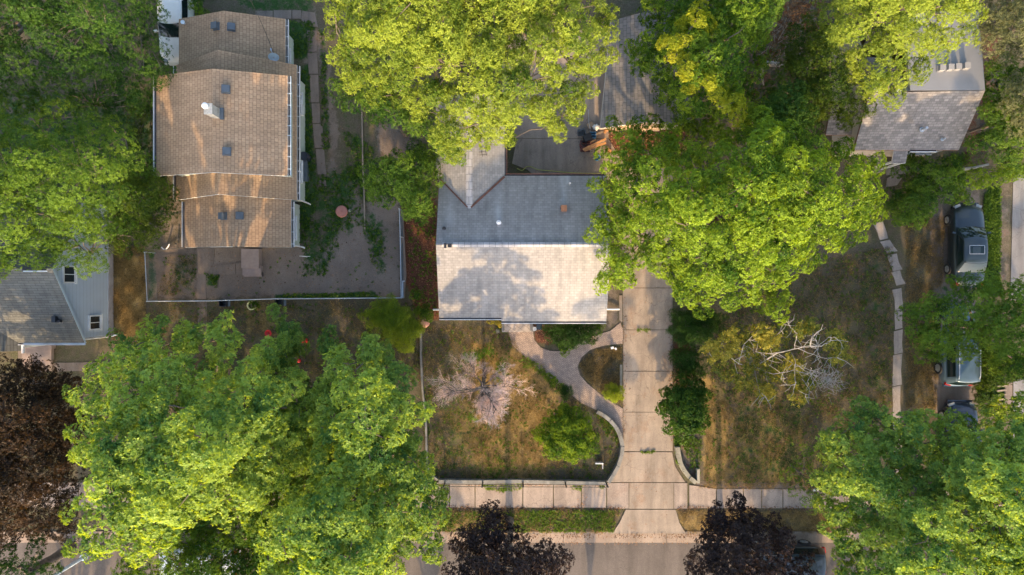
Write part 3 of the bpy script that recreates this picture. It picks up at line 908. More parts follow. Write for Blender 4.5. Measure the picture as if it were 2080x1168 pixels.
# downspouts at the south east corners
for gx, gy, zt_ in ((-412, -170, 2.7), (-424, -82, 2.5)):
    b = MB(); c = R(gx, gy); b.tube([(c[0], c[1], zt_), (c[0] + 0.02, c[1], 0.3), (c[0] + 0.1, c[1] - 0.05, 0.1)], 0.045, 6); b.build('downspout', M_trim, tan)
for px, py, s_ in ((440, 54, A), (470, 56, A), (459, 182, C), (461, 308, C), (455, 439, D), (487, 438, D)):
    p = on_ns(s_, px, py)
    t = math.atan2((s_['zr'] - s_['ze']), (s_['rx'] - s_['x0']) * S0)
    left = (p[0] / S0) < s_['rx']
    box_vent(s_['parent'], p, 0.33, 0.16, M_vent, tilt=-t if left else t)
p = on_ns(A, 375, 48)
b = MB(); b.cyl((p[0], p[1], p[2] - 0.02), 0.06, 0.22, 12); b.cyl((p[0], p[1], p[2] + 0.2), 0.11, 0.04, 12); b.build('vent_pipe', M_trimblue, A['parent'])
# chimney with flue and cap
base = on_ns(C, 440, 231)
ch = MB()
ch.box((base[0], base[1], base[2] + 0.35), (0.34, 0.46, 1.1))
ch.box((base[0], base[1], base[2] + 0.92), (0.40, 0.52, 0.07))
cho = ch.build('chimney', pmat("pale_chimney_render", (0.50, 0.47, 0.41), 0.85, 0.25, 4.0, 0.4, 25, dirt=(0.2, 0.18, 0.15)), tan)
b = MB(); b.cyl((base[0] - 0.04, base[1] + 0.08, base[2] + 0.95), 0.09, 0.28, 14); b.lathe((base[0] - 0.04, base[1] + 0.08, base[2] + 1.2), [(0.0, 0.08), (0.08, 0.07), (0.15, 0.03), (0.15, 0.0), (0.0, 0.0)], 16)
b.build('flue_cap', M_trim, cho)
b = MB(); b.box((base[0] + 0.26, base[1], base[2] + 0.0), (0.18, 0.56, 0.12)); b.build('flashing', M_vent, cho)
# satellite dish
p = on_ns(A, 561, 121)
b = MB(); rows = []
for i in range(6):
    r = 0.05 + 0.05 * i
    rows.append([(p[0] + r * math.cos(a * math.pi / 8), p[1] + r * math.sin(a * math.pi / 8) * 0.6, p[2] + 0.32 + 0.9 * r * r + 0.5 * r * math.sin(a * math.pi / 8)) for a in range(16)])
b.grid(rows, 0, closed=True)
b.tube([p, (p[0], p[1], p[2] + 0.35)], 0.02, 6); b.tube([(p[0], p[1], p[2] + 0.3), (p[0] - 0.1, p[1] + 0.35, p[2] + 0.5)], 0.015, 6)
b.box((p[0] - 0.1, p[1] + 0.38, p[2] + 0.5), (0.08, 0.12, 0.06)); b.build('satellite_dish', M_steel, A['parent'])
# windows on the walls the camera can see, air conditioner, meter
wxe = (-406 - 14) * S0; wxd = (-419 - 12) * S0; wxa = (-431 - 12) * S0
window(tan, (wxe, R(0, -370)[1], 1.5), 0.9, 1.3, 'e'); window(tan, (wxe, R(0, -230)[1], 1.5), 1.2, 1.3, 'e'); window(tan, (wxd, R(0, -118)[1], 1.5), 1.3, 1.2, 'e')
window(tan, (wxa, R(0, -460)[1], 1.4), 0.8, 1.0, 'e')
window(tan, (R(-580, 0)[0], R(0, -76 - 9)[1], 1.4), 1.2, 1.3, 's'); window(tan, (R(-470, 0)[0], R(0, -76 - 9)[1], 1.4), 1.0, 1.3, 's')
b = MB(); c = R(-525, -85.5, 1.05); b.box((c[0], c[1] - 0.02, 1.25), (0.95, 0.05, 2.05)); do = b.build('door', M_trim, tan)
b = MB(); b.box((c[0] + 0.35, c[1] - 0.07, 1.2), (0.05, 0.06, 0.12)); b.build('handle', M_steel, do)
b = MB(); yac = R(0, -345)[1]; b.box((wxe + 0.2, yac, 1.75), (0.4, 0.6, 0.42)); 
for k in range(6): b.box((wxe + 0.1 + 0.05 * k, yac, 1.965), (0.02, 0.5, 0.012), 0, 1)
b.build('air_conditioner', [M_trim, M_black], tan)
b = MB()     # concrete steps at the front door
b.box((R(-525, 0)[0], R(0, -58)[1], 0.27), (1.0, 1.1, 0.54)); b.box((R(-524, 0)[0], R(0, -34)[1], 0.18), (1.06, 0.55, 0.36)); b.box((R(-524, 0)[0], R(0, -27)[1], 0.09), (1.06, 0.30, 0.18))
b.build('steps', M_step, tan)

# ---- grey house (centre)
gh = empty('house', R(20, -74, 0), 'grey shingled house with a rear wing in the middle of the picture', 'house')
ze, zr = 2.8, 4.5
yr, yn, ys1, ys2, xw, xe = -77, -211, 57, 64, -137, 178
sl = (zr - ze) / (ys2 - yr)
zs1 = zr - (ys1 - yr) * sl
b = MB()
b.slab([R(xw, ys1, zs1), R(-20, ys1, zs1), R(-20, ys2, ze), R(xe, ys2, ze), R(xe, yr, zr), R(xw, yr, zr)], 0.15, (1, 0, 0))
b.slab([R(xw, yn, ze), R(xe, yn, ze), R(xe, yr, zr), R(xw, yr, zr)], 0.15, (1, 0, 0))
rf = b.build('roof', [M_grey, M_trim], gh)
b = MB()     # raised vented ridge
b.slab([R(-126, yr - 4.5, zr + 0.02), R(xe - 6, yr - 4.5, zr + 0.02), R(xe - 6, yr, zr + 0.075), R(-126, yr, zr + 0.075)], 0.06, (1, 0, 0), 0, 1)
b.slab([R(-126, yr + 4.5, zr + 0.02), R(xe - 6, yr + 4.5, zr + 0.02), R(xe - 6, yr, zr + 0.075), R(-126, yr, zr + 0.075)], 0.06, (1, 0, 0), 0, 1)
b.build('ridge_vent', [M_greycap, M_black], rf)
zw = 3.6
b = MB()
b.slab([R(-144, -360, ze), R(-144, -211, ze), R(-79, -140, zw), R(-79, -360, zw)], 0.15, (0, 1, 0))
b.slab([R(-14, -360, ze), R(-14, -211, ze), R(-79, -140, zw), R(-79, -360, zw)], 0.15, (0, 1, 0))
wr = b.build('wing_roof', [M_grey, M_trim], gh)
b = MB()
for k in range(26):     # ridge cap shingles of the wing
    y = -150 - k * 8
    c = R(-79, y, zw + 0.035 + 0.01 * (k % 2))
    for sg in (-1, 1):
        M = Matrix.Rotation(sg * 0.40, 3, 'Y')
        b.box((c[0] + sg * 0.085, c[1], c[2] - 0.03), (0.18, 0.225, 0.015), 0, 0, M)
b.build('ridge_cap', M_greycap, wr)
b = MB()     # rusty valley flashing
def strip(b, p, q, w, z=0.03):
    p, q = Vector(p), Vector(q); d = (q - p).normalized(); n = Vector((-d.y, d.x, 0)).normalized() * w / 2; up = Vector((0, 0, z))
    b.face([p - n + up, q - n + up, q + n + up, p + n + up])
strip(b, R(-14, -209, ze + 0.02), R(-76, -148, zw - 0.02), 0.11, 0.045); strip(b, R(-137, -206, ze + 0.09), R(-82, -148, zw - 0.02), 0.07, 0.045)
strip(b, R(-13, -211, ze - 0.01), R(-10, -330, ze - 0.01), 0.001); 
b.build('valley_flashing', M_flash, rf)
gutter_ew(gh, xw, -20, ys1, zs1, 1); gutter_ew(gh, -20, xe, ys2, ze, 1)
gutter_ew(gh, -12, xe, yn, ze, -1, mat=M_flash); gutter_ns(gh, -14, -360, -213, ze, 1, straps=False, mat=M_flash)
b = MB()
def wallseg(b, p, q, z0, z1, zmid=None):
    P0, Q0 = Vector((p[0], p[1], z0)), Vector((q[0], q[1], z0))
    L = (Q0 - P0).length
    if zmid is None: b.face([P0, Q0, (q[0], q[1], z1), (p[0], p[1], z1)], 0, [(0, z0), (L, z0), (L, z1), (0, z1)])
    else:
        t, zm = zmid
        mx = P0.lerp(Q0, t); b.face([P0, Q0, (q[0], q[1], z1), (mx.x, mx.y, zm), (p[0], p[1], z1)], 0, [(0, z0), (L, z0), (L, z1), (t * L, zm), (0, z1)])
wx0, wx1, wyn, wys = xw + 9, xe - 10, yn + 12, ys1 - 14
wallseg(b, R(wx0, wys), R(wx1, wys), 0, ze - 0.1); wallseg(b, R(wx1, wyn), R(wx0, wyn), 0, ze - 0.1)
wallseg(b, R(wx1, wys), R(wx1, wyn), 0, ze - 0.12, (0.48, zr - 0.2)); wallseg(b, R(wx0, wyn), R(wx0, wys), 0, ze - 0.12, (0.52, zr - 0.2))
wallseg(b, R(-132, -360), R(-132, -200), 0, ze - 0.1); wallseg(b, R(-26, -200), R(-26, -360), 0, ze - 0.1)
b.build('wall', M_siding_white, gh)
def on_main(px, py, north=True):
    z = 3.6
    for _ in range(14):
        gy = (py - 584) * (CAM_H - z) / CAM_H
        z2 = zr - abs(gy - yr) * sl if gy > yr else zr - (yr - gy) * (zr - ze) / (yr - yn)
        z = 0.5 * z + 0.5 * z2
    return P(px, py, z)
p = on_main(1145, 424); b = MB(); b.box((p[0], p[1], p[2] + 0.1), (0.27, 0.30, 0.22)); b.box((p[0], p[1], p[2] + 0.22), (0.30, 0.34, 0.03)); b.box((p[0], p[1] - 0.05, p[2] + 0.01), (0.34, 0.42, 0.02)); b.build('roof_vent', M_ventbrown, rf)
p = on_main(1013, 453); b = MB(); b.cyl((p[0], p[1], p[2] - 0.1), 0.07, 0.4, 12); b.cyl((p[0] + 0.02, p[1] + 0.02, p[2]), 0.12, 0.03, 12); b.lathe((p[0], p[1], p[2] + 0.3), [(0.1, 0), (0.12, 0.05), (0.0, 0.1)], 12); b.build('vent_pipe', M_trim, rf)
p = on_main(902, 464); b = MB(); b.cyl((p[0], p[1], p[2] - 0.1), 0.055, 0.3, 12); b.cyl((p[0], p[1], p[2] + 0.01), 0.10, 0.02, 12); b.build('vent_pipe', M_black, rf)
p = on_main(1157, 373); b = MB(); b.cyl((p[0], p[1], p[2] - 0.1), 0.05, 0.28, 12); b.build('vent_pipe', M_steel, rf)
b = MB(); p = on_main(910, 499); b.box((p[0] - 0.13, p[1], p[2] + 0.1), (0.12, 0.26, 0.14)); b.box((p[0] + 0.10, p[1], p[2] + 0.1), (0.20, 0.2, 0.16)); b.build('roof_vent', M_black, rf)
b = MB()     # bare tv aerial lying on the wing roof
for (x0, y0, x1, y1) in ((972, 309, 994, 306), (974, 315, 990, 313), (978, 306, 980, 318), (986, 304, 988, 316), (960, 319, 970, 317), (961, 325, 969, 324)):
    z_ = 3.45; b.tube([P(x0, y0, z_), P(x1, y1, z_ - 0.04)], 0.014, 5)
b.build('aerial', M_black, wr)
for x_ in (-100, 20, 110): window(gh, (R(x_, 0)[0], R(0, wys)[1], 1.5), 1.5, 1.2, 's')
b = MB(); c = R(5, wys); b.box((c[0], c[1] - 0.03, 1.2), (0.95, 0.06, 2.05)); do = b.build('door', M_maroon, gh)
b = MB(); b.box((c[0] + 0.35, c[1] - 0.09, 1.15), (0.05, 0.06, 0.12)); b.build('handle', M_steel, do)
for px0, px1, py in ((893, 880, 629), (1232, 1258, 628)):     # downspout ends
    b = MB(); q0 = P(px0, py, 0.35); q1 = P(px1, py, 0.12); sg = 1 if px1 > px0 else -1
    b.tube([(q0[0] - sg * 0.35, q0[1], 2.7), (q0[0] - sg * 0.3, q0[1], 0.4), (q0[0], q0[1], 0.3), q1], 0.055, 8); b.build('downspout', M_trim, gh)
b = MB()
c0, c1 = P(1018, 648), P(1082, 672)
b.box(((c0[0] + c1[0]) / 2, P(0, 655)[1], 0.17), (c1[0] - c0[0] - 0.1, 0.9, 0.34)); b.box(((c0[0] + c1[0]) / 2 + 0.05, P(0, 668)[1], 0.085), (c1[0] - c0[0], 0.36, 0.17))
b.build('steps', M_flag, gh)
for x_ in (1022, 1079):
    b = MB(); p = P(x_, 660); b.box((p[0], p[1], 0.25), (0.16, 0.6, 0.5)); b.build('step_pier', M_wallstone, gh)

# ---- pale blue house (lower left)
bh = empty('house', R(-950, 20, 0), 'pale blue sided house with a grey green roof and two gable windows, left edge', 'house')
x1_, xl_ = -802, -1240
yr_, ysn, yno, zr2, ze2 = -33, 104, -172, 5.6, 3.0
b = MB()
b.slab([R(xl_, ysn, ze2), R(x1_, ysn, ze2), R(x1_, yr_, zr2), R(xl_, yr_, zr2)], 0.15, (1, 0, 0))
b.slab([R(xl_, yno, ze2), R(x1_, yno, ze2), R(x1_, yr_, zr2), R(xl_, yr_, zr2)], 0.15, (1, 0, 0))
rf2 = b.build('roof', [M_green, M_trimblue], bh)
b = MB()
wx = x1_ - 9; wy0, wy1 = ysn - 8, yno + 8
for p_, q_, mid in ((R(-1230, wy0), R(wx, wy0), None), (R(wx, wy0), R(wx, wy1), (0.508, zr2 - 0.18)), (R(wx, wy1), R(-1230, wy1), None)):
    wallseg(b, p_, q_, 0.45, ze2 - 0.02, mid)
b.build('wall', M_siding_blue, bh)
b = MB(); b.prism([R(-1230, wy0 - 1)[:2], R(wx + 2, wy0 - 1)[:2], R(wx + 2, wy1 + 1)[:2], R(-1230, wy1 + 1)[:2]], 0, 0.45); b.build('foundation', M_found, bh)
w = window(bh, (wx * S0, R(0, -24)[1], 3.95), 0.92, 1.0, 'e')
w2 = window(bh, (wx * S0, R(0, 68)[1], 1.75), 0.82, 1.05, 'e')
gutter_ew(bh, -1000, x1_, ysn, ze2, 1, mat=M_trim, dark=False)
p = P(112, 648, 4.0); b = MB(); b.box((p[0], p[1], 4.0), (0.2, 0.3, 0.3)); b.box((p[0] + 0.05, p[1] - 0.12, 3.95), (0.45, 0.12, 0.2)); b.build('roof_vent', M_black, rf2)
p = P(72, 546, 5.5); b = MB(); b.box((p[0], p[1], 5.45), (1.2, 0.16, 0.3), 0, 0); b.box((p[0], p[1] - 0.12, 5.42), (1.2, 0.05, 0.22), 0, 1); b.build('skylight', [M_black, M_trimblue], rf2)
b = MB()     # entry gable
ex0, ex1, ey = -1020, -923, 119
b.slab([R(ex0, 60, 2.95), R(ex0, ey, 2.95), R((ex0 + ex1) / 2, ey, 3.75), R((ex0 + ex1) / 2, 60, 3.75)], 0.12, (0, 1, 0))
b.slab([R(ex1, 82, 2.95), R(ex1, ey, 2.95), R((ex0 + ex1) / 2, ey, 3.75), R((ex0 + ex1) / 2, 60, 3.75)], 0.12, (0, 1, 0))
b.build('entry_roof', [M_green, M_trimblue], bh)
b = MB(); q = R(ex1 + 2, 108, 2.9); b.box((q[0], q[1], 2.88), (0.12, 0.9, 0.12)); b.build('gutter', M_trim, bh)
for gx in (ex0 + 8, ex1 - 8):
    b = MB(); c = R(gx, ey - 6); b.box((c[0], c[1], 1.45), (0.12, 0.12, 2.8)); b.build('post', M_trim, bh)
b = MB(); c = R(-966, 106); b.box((c[0], c[1] + 0.1, 0.2), (2.3, 1.2, 0.4)); b.build('stoop', M_step, bh)
b = MB(); c = P(80, 712); b.box((c[0], c[1], 0.12), (1.7, 1.0, 0.24)); c2 = P(78, 732); b.box((c2[0], c2[1], 0.06), (1.7, 0.6, 0.12)); b.build('steps', M_step, bh)
b = MB(); q = P(222, 683, 0.4); b.tube([(wx * S0 + 0.1, q[1], 2.9), (wx * S0 + 0.1, q[1], 0.35), P(240, 679, 0.15)], 0.05, 8); b.build('downspout', M_trim, bh)

# ---- north east house with mottled shingles
nh = empty('house', R(740, -330, 0), 'house with mottled brown grey shingles and a smooth grey rear roof in the upper right', 'house')
x0n, x1n = 637, 841
b = MB()
b.slab([R(644, -259, 2.9), R(x1n, -259, 2.9), R(x1n, -350, 4.95), R(636, -346, 4.95)], 0.15, (1, 0, 0))
b.slab([R(636, -346, 4.95), R(708, -349, 4.95), R(708, -430, 3.2), R(636, -430, 3.2)], 0.15, (1, 0, 0))
rn = b.build('roof', [M_arch, M_flash], nh)
b = MB()
b.slab([R(708, -350.5, 4.95), R(x1n, -350.5, 4.95), R(845, -500, 4.3), R(708, -500, 4.3)], 0.2, (1, 0, 0))
rn2 = b.build('rear_roof', [M_smooth, M_smooth], nh)
for px, py in ((1909, 140), (1926, 139), (1941, 138), (1959, 136)):
    box_vent(rn2, P(px, py, 4.8), 0.27, 0.2, M_smooth, tilt=0.0)
b = MB(); p = P(1876, 262, 3.9); b.cyl((p[0], p[1], 3.7), 0.07, 0.5, 14); b.cyl((p[0], p[1], 3.75), 0.13, 0.03, 14); b.build('vent_pipe', M_steel, rn)
b = MB(); p = P(1915, 283, 3.5); b.cyl((p[0], p[1], 3.4), 0.04, 0.3, 10); b.cyl((p[0], p[1], 3.45), 0.09, 0.02, 10); b.build('vent_pipe', M_steel, rn)
for px in (1781, 1822): box_vent(rn, P(px, 183, 4.8), 0.22, 0.1, M_trim)
b = MB()
for p_, q_, z_ in ((R(650, -266), R(834, -266), 2.8), (R(834, -490), R(650, -490), 2.8)): wallseg(b, p_, q_, 0, z_)
wallseg(b, R(834, -266), R(834, -490), 0, 2.8, (0.38, 4.75)); wallseg(b, R(650, -490), R(650, -266), 0, 2.8, (0.6, 4.7))
b.build('wall', M_stucco, nh)
b = MB(); b.slab([R(600, -292, 2.3), R(655, -292, 2.3), R(655, -352, 2.7), R(606, -352, 2.7)], 0.12, (1, 0, 0)); b.build('side_roof', [M_arch, M_flash], nh)
b = MB()
b.slab([R(722, -236, 2.55), R(748, -236, 2.55), R(748, -264, 2.85), R(722, -264, 2.85)], 0.1, (1, 0, 0)); b.build('entry_roof', [M_arch, M_trim], nh)
for gx in (724, 746):
    b = MB(); c = R(gx, -239); b.box((c[0], c[1], 1.25), (0.1, 0.1, 2.4)); b.build('post', M_trim, nh)
window(nh, (R(795, 0)[0], R(0, -266)[1], 1.6), 1.9, 1.1, 's'); gutter_ew(nh, 750, 800, -259, 2.9, 1)
b = MB(); c = R(735, -250); b.box((c[0], c[1], 0.12), (1.1, 1.0, 0.24)); b.build('stoop', M_step, nh)

# ---- garage behind the patio
gg = empty('garage', R(255, -405, 0), 'garage with a streaked grey shingle roof between the two big trees behind the patio', 'garage')
b = MB()
c_ = [(169, -304), (188, -508), (262, -520), (256, -310), (338, -306), (350, -508)]
b.slab([R(*c_[0], 2.45), R(*c_[1], 2.45), R(*c_[2], 3.1), R(*c_[3], 3.1)], 0.13, (0, 1, 0)); b.slab([R(*c_[4], 2.45), R(*c_[5], 2.45), R(*c_[2], 3.1), R(*c_[3], 3.1)], 0.13, (0, 1, 0))
b.build('roof', [M_garage, M_trim], gg)
b = MB()
cw = [(177, -320), (330, -321), (340, -500), (196, -500)]
for i in range(4): wallseg(b, R(*cw[i]), R(*cw[(i + 1) % 4]), 0, 2.4, (0.5, 2.9) if i in (0, 2) else None)
b.build('wall', M_stucco, gg)
b = MB(); c = R(253, -319); b.box((c[0], c[1] - 0.02, 1.1), (2.6, 0.05, 2.15))
for k in range(4): b.box((c[0], c[1] - 0.055, 0.3 + 0.53 * k), (2.5, 0.02, 0.44))
b.build('garage_door', M_card, gg)
# ------------------------------------------------------------------ vehicles (built facing +y, wheels on the ground)
def make_car(label, paint, L=4.6, Wd=1.78, Hh=1.45, kind='sedan', roof_rails=False, sunroof=False, name='parked_car', cat='car', group='cars parked around the houses', belt=0.92, suv=False):
    root = empty(name, (0, 0, 0), label, cat, group)
    w = Wd / 2
    ys = np.linspace(-L / 2, L / 2, 27)
    def hw(y):
        t = abs(y) / (L / 2)
        return w * (1 - 0.16 * max(0, (t - 0.62) / 0.38) ** 2.2)
    def top(y):
        t = y / (L / 2)
        if kind == 'pickup': z = belt + 0.02 if t < 0.45 else belt - 0.02 - 0.10 * ((t - 0.45) / 0.55) ** 2
        elif t > 0.3: z = belt + 0.03 - 0.20 * ((t - 0.3) / 0.7) ** 1.8
        elif t < -0.55 and kind == 'sedan': z = belt + 0.06 - 0.09 * ((-t - 0.55) / 0.45) ** 2
        else: z = belt + 0.03
        if abs(t) > 0.955: z -= 0.13
        return z
    b = MB(); rows = []
    for y in ys:
        h, z = hw(y), top(y)
        e = 0.0 if abs(y) < L / 2 - 0.01 else 0.05
        yy = y - math.copysign(e, y) * 0.0
        prof = [(h * 0.86, 0.2), (h * 0.97, 0.27), (h * 1.0, 0.5), (h * 0.995, z - 0.2), (h * 0.955, z - 0.07), (h * 0.86, z - 0.005), (h * 0.5, z + 0.03), (0, z + 0.04)]
        # bow of bumpers in plan
        def yb(x):
            if y > L / 2 - 0.25: return -0.20 * (x / w) ** 2
            if y < -L / 2 + 0.25: return 0.12 * (x / w) ** 2
            return 0
        row = [(x, yy + yb(x), zz) for x, zz in prof] + [(-x, yy + yb(x), zz) for x, zz in prof[::-1][1:]]
        rows.append(row)
    b.grid(rows, 0); b.face(rows[0], 0); b.face(rows[-1][::-1], 0)
    b.build('body', paint, root, smooth=True)
    # cabin: rounded loft
    if kind == 'sedan': f0, f1, r1, r0 = 0.21 * L, 0.05 * L, -0.20 * L, -0.34 * L
    elif kind == 'wagon': f0, f1, r1, r0 = 0.22 * L, 0.06 * L, -0.42 * L, -0.475 * L
    else: f0, f1, r1, r0 = 0.20 * L, 0.09 * L, -0.08 * L, -0.13 * L
    zb = belt + 0.0
    wb, wt = w * 0.90, w * 0.70
    def ring(t):   # t 0..1 from belt to roof
        s = t
        yf, yr_ = f0 + (f1 - f0) * s, r0 + (r1 - r0) * s
        ww = wb + (wt - wb) * s
        z = zb + (Hh - zb) * (1 - (1 - s) ** 1.15)
        pts = []
        n = 8
        for i in range(n + 1):
            x = ww * (1 - 2 * i / n); pts.append((x, yf + 0.10 * (1 - (x / ww) ** 2), z))
        for i in range(1, n):
            y = yf + (yr_ - yf) * i / n; pts.append((-ww - 0.03 * math.sin(math.pi * i / n), y, z))
        for i in range(n + 1):
            x = -ww * (1 - 2 * i / n); pts.append((x, yr_ - 0.07 * (1 - (x / ww) ** 2), z))
        for i in range(1, n):
            y = yr_ + (yf - yr_) * i / n; pts.append((ww + 0.03 * math.sin(math.pi * i / n), y, z))
        return pts
    rings = [ring(t) for t in (0, 0.2, 0.4, 0.6, 0.8, 0.94)]
    cxx = [(f1 + r1) / 2]
    top_ring = ring(1.0)
    def shrink(pts, f, z): return [(x * f, cxx[0] + (y - cxx[0]) * f, z) for x, y, _ in pts]
    rings.append(shrink(top_ring, 0.96, Hh)); rings.append(shrink(top_ring, 0.8, Hh + 0.025)); rings.append(shrink(top_ring, 0.4, Hh + 0.04)); rings.append(shrink(top_ring, 0.02, Hh + 0.045))
    b = MB(); b.grid(rings, 0, closed=True)
    b.build('cabin_roof', paint, root, smooth=True)
    # glass follows the same rings, pushed out a little
    def patch(i0, i1, t0, t1, nm, off):
        b = MB(); rows = []
        for t in np.linspace(t0, t1, 5):
            rg = ring(t); n = len(rg)
            rows.append([(rg[i % n][0] + off[0] * (1 if rg[i % n][0] > 0 else -1), rg[i % n][1] + off[1], rg[i % n][2] + off[2]) for i in range(i0, i1 + 1)])
        b.grid(rows, 0)
        return b.build(nm, M_carglass, root, smooth=True)
    n = 8
    patch(0, n, 0.10, 0.90, 'windshield', (-0.02, 0.012, 0.012))
    patch(2 * n, 3 * n, 0.14, 0.88, 'rear_window', (-0.02, -0.012, 0.012))
    for (a_, c_) in (((n + 1), (n + 4)), ((n + 4), (2 * n - 1))):
        patch(a_, c_, 0.12, 0.84, 'side_window', (0.014, 0, 0.006))
        a2, c2 = 4 * n - (c_ - n) , 4 * n - (a_ - n)
        patch(a2, c2, 0.12, 0.84, 'side_window', (0.014, 0, 0.006))
    # wheels
    R_ = 0.36 if suv else 0.32
    for sx in (-1, 1):
        for yy in (0.31 * L, -0.29 * L):
            t = MB()
            prof = [(R_ * 0.62, -0.11), (R_ * 0.94, -0.11), (R_, -0.07), (R_, 0.07), (R_ * 0.94, 0.11), (R_ * 0.62, 0.11)]
            rows = [[(sx * (w - 0.06) + d, yy + r * math.cos(a * math.pi / 10), R_ + r * math.sin(a * math.pi / 10)) for a in range(20)] for r, d in prof]
            t.grid(rows, 0, closed=True)
            ty = t.build('wheel', M_tyre, root, smooth=False)
            r_ = MB(); x_ = sx * (w + 0.045)
            pts = [(x_, yy + R_ * 0.62 * math.cos(a * math.pi / 10), R_ + R_ * 0.62 * math.sin(a * math.pi / 10)) for a in range(20)]
            r_.face(pts if sx > 0 else pts[::-1])
            for k in range(5):
                an = k * 2 * math.pi / 5
                M = Matrix.Rotation(an, 3, 'X')
                q = Vector((x_ + sx * 0.012, yy, R_)) + M @ Vector((0, 0, R_ * 0.33))
                r_.box(q, (0.02, 0.06, R_ * 0.55), 0, 0, M)
            r_.build('rim', M_rim, ty)
        # lamps
        b = MB(); b.box((sx * w * 0.66, L / 2 - 0.17, belt - 0.24), (0.34, 0.22, 0.13), -sx * 0.35); b.build('headlight', M_lampclear, root)
        b = MB(); b.box((sx * w * 0.72, -L / 2 + 0.10, belt - 0.16), (0.30, 0.16, 0.16), sx * 0.2); b.build('tail_light', M_lampred, root)
        b = MB()
        M = Matrix.Rotation(0.15 * sx, 3, 'Z')
        b.box((sx * (w + 0.09), f0 - 0.32, belt + 0.06), (0.2, 0.10, 0.13), 0, 0, M); b.box((sx * (w - 0.02), f0 - 0.32, belt + 0.02), (0.12, 0.05, 0.05), 0, 0, M)
        b.build('mirror', paint, root)
        if roof_rails:
            b = MB(); b.tube([(sx * wt * 0.9, f1 - 0.1, Hh + 0.01), (sx * wt * 0.92, f1 - 0.25, Hh + 0.08), (sx * wt * 0.92, r1 + 0.3, Hh + 0.08), (sx * wt * 0.9, r1 + 0.12, Hh + 0.01)], 0.03, 6); b.build('roof_rail', M_steel, root)
    b = MB(); b.box((0, L / 2 - 0.10, 0.38), (Wd * 0.62, 0.24, 0.2)); b.build('grille', M_black, root)
    for yy in (L / 2 + 0.0, -L / 2 - 0.0):
        b = MB(); b.box((0, yy * 0.985, 0.46), (Wd * 0.80, 0.22, 0.16)); b.build('bumper', paint if kind != 'pickup' else M_rim, root)
    if sunroof:
        b = MB(); b.box((0.02, f1 - 0.55, Hh + 0.035), (0.78, 0.42, 0.012)); so = b.build('sunroof', M_carglass, root)
        b = MB()
        for dx, dy, sx_, sy_ in ((0.02, 0.235, 0.84, 0.03), (0.02, -0.235, 0.84, 0.03), (-0.395, 0, 0.03, 0.44), (0.435, 0, 0.03, 0.44)): b.box((dx, f1 - 0.55 + dy, Hh + 0.036), (sx_, sy_, 0.02))
        b.build('frame', M_rim, so)
    if kind == 'pickup':
        b = MB(); b.box((0, -0.32 * L, belt + 0.035), (Wd * 0.8, L * 0.30, 0.03)); b.build('bed_liner', M_black, root)
    # wipers and shut lines as thin dark strips
    b = MB()
    for sx in (-0.35, 0.15): b.tube([(sx, f0 + 0.06, belt + 0.05), (sx + 0.42, f0 - 0.06, belt + 0.13)], 0.012, 5)
    b.build('wiper', M_black, root)
    return root

def park(o, gx, gy, rz, z=0.02):
    o.location = R(gx, gy, z); o.rotation_euler = (0, 0, rz)

c1 = make_car('slate blue car with a glass sunroof beside the ivy strip', M_pslate, L=4.7, Wd=1.80, Hh=1.42, sunroof=True)
park(c1, 909, -85, 0.0)
c2 = make_car('steel blue estate car with pale roof rails half under the right hand tree', M_psteel, L=4.6, Wd=1.82, Hh=1.62, kind='wagon', roof_rails=True, suv=True)
park(c2, 890, 115, 0.0)
c3 = make_car('dark navy car poking out of the large tree at the lower right', M_pnavy, L=4.4, Wd=1.75, Hh=1.45, kind='wagon')
park(c3, 897, 305, 0.0)
c4 = make_car('petrol blue pickup truck at the kerb between the dark maple and the green tree', M_pblue, L=4.8, Wd=1.78, Hh=1.6, kind='wagon', suv=True, belt=1.0, cat='truck', name='parked_truck')
park(c4, 541, 546, math.pi / 2, -0.12)
c5 = make_car('white car squeezed between the tan roofed house and the trees at the top left', M_pwhite, L=4.7, Wd=1.80, Hh=1.45)
park(c5, -671, -531, math.pi)
c6 = make_car('pale silver car on the road hidden under the big maple at the lower left', M_ppale, L=4.5, Wd=1.8, Hh=1.45)
park(c6, -628, 552, math.pi / 2, -0.12)

# ------------------------------------------------------------------ fences, walls, poles
def chain_fence(px_pts, h, label, zrail=None):
    """px_pts: rail positions in photo pixels at height h"""
    pts = [P(x, y, h) for x, y in px_pts]
    root = empty('chain_link_fence', (pts[0][0], pts[0][1], 0), label, 'fence')
    b = MB(); b.tube(pts, 0.026, 8); b.build('rail', M_steel, root)
    m = MB()
    for a, c in zip(pts[:-1], pts[1:]):
        a, c = Vector(a), Vector(c); L = (c - a).length; d = (c - a) / L
        n = max(1, round(L / 2.6))
        for i in range(n + 1):
            q = a + d * (L * i / n)
            pb = MB(); pb.cyl((q.x, q.y, 0), 0.03, h + 0.03, 10); pb.lathe((q.x, q.y, h + 0.03), [(0.04, 0), (0.035, 0.03), (0, 0.05)], 10)
            if i < n or c == Vector(pts[-1]): pb.build('post', M_steel, root)
        s = 0.0; w = 0.006; side = Vector((-d.y, d.x, 0))
        while s < L:
            e = min(s + h * 0.9, L)
            hh = (e - s) / 0.9
            for (p0, p1) in ((a + d * s + Vector((0, 0, 0.04 - h)), a + d * e + Vector((0, 0, hh - h))), (a + d * e + Vector((0, 0, 0.04 - h)), a + d * s + Vector((0, 0, hh - h)))):
                u = Vector((0, 0, w))
                m.face([p0 - u, p1 - u, p1 + u, p0 + u]); m.face([p0 - side * w, p1 - side * w, p1 + side * w, p0 + side * w])
            s += 0.09
    m.build('wire_mesh', M_vent, root)
    return root
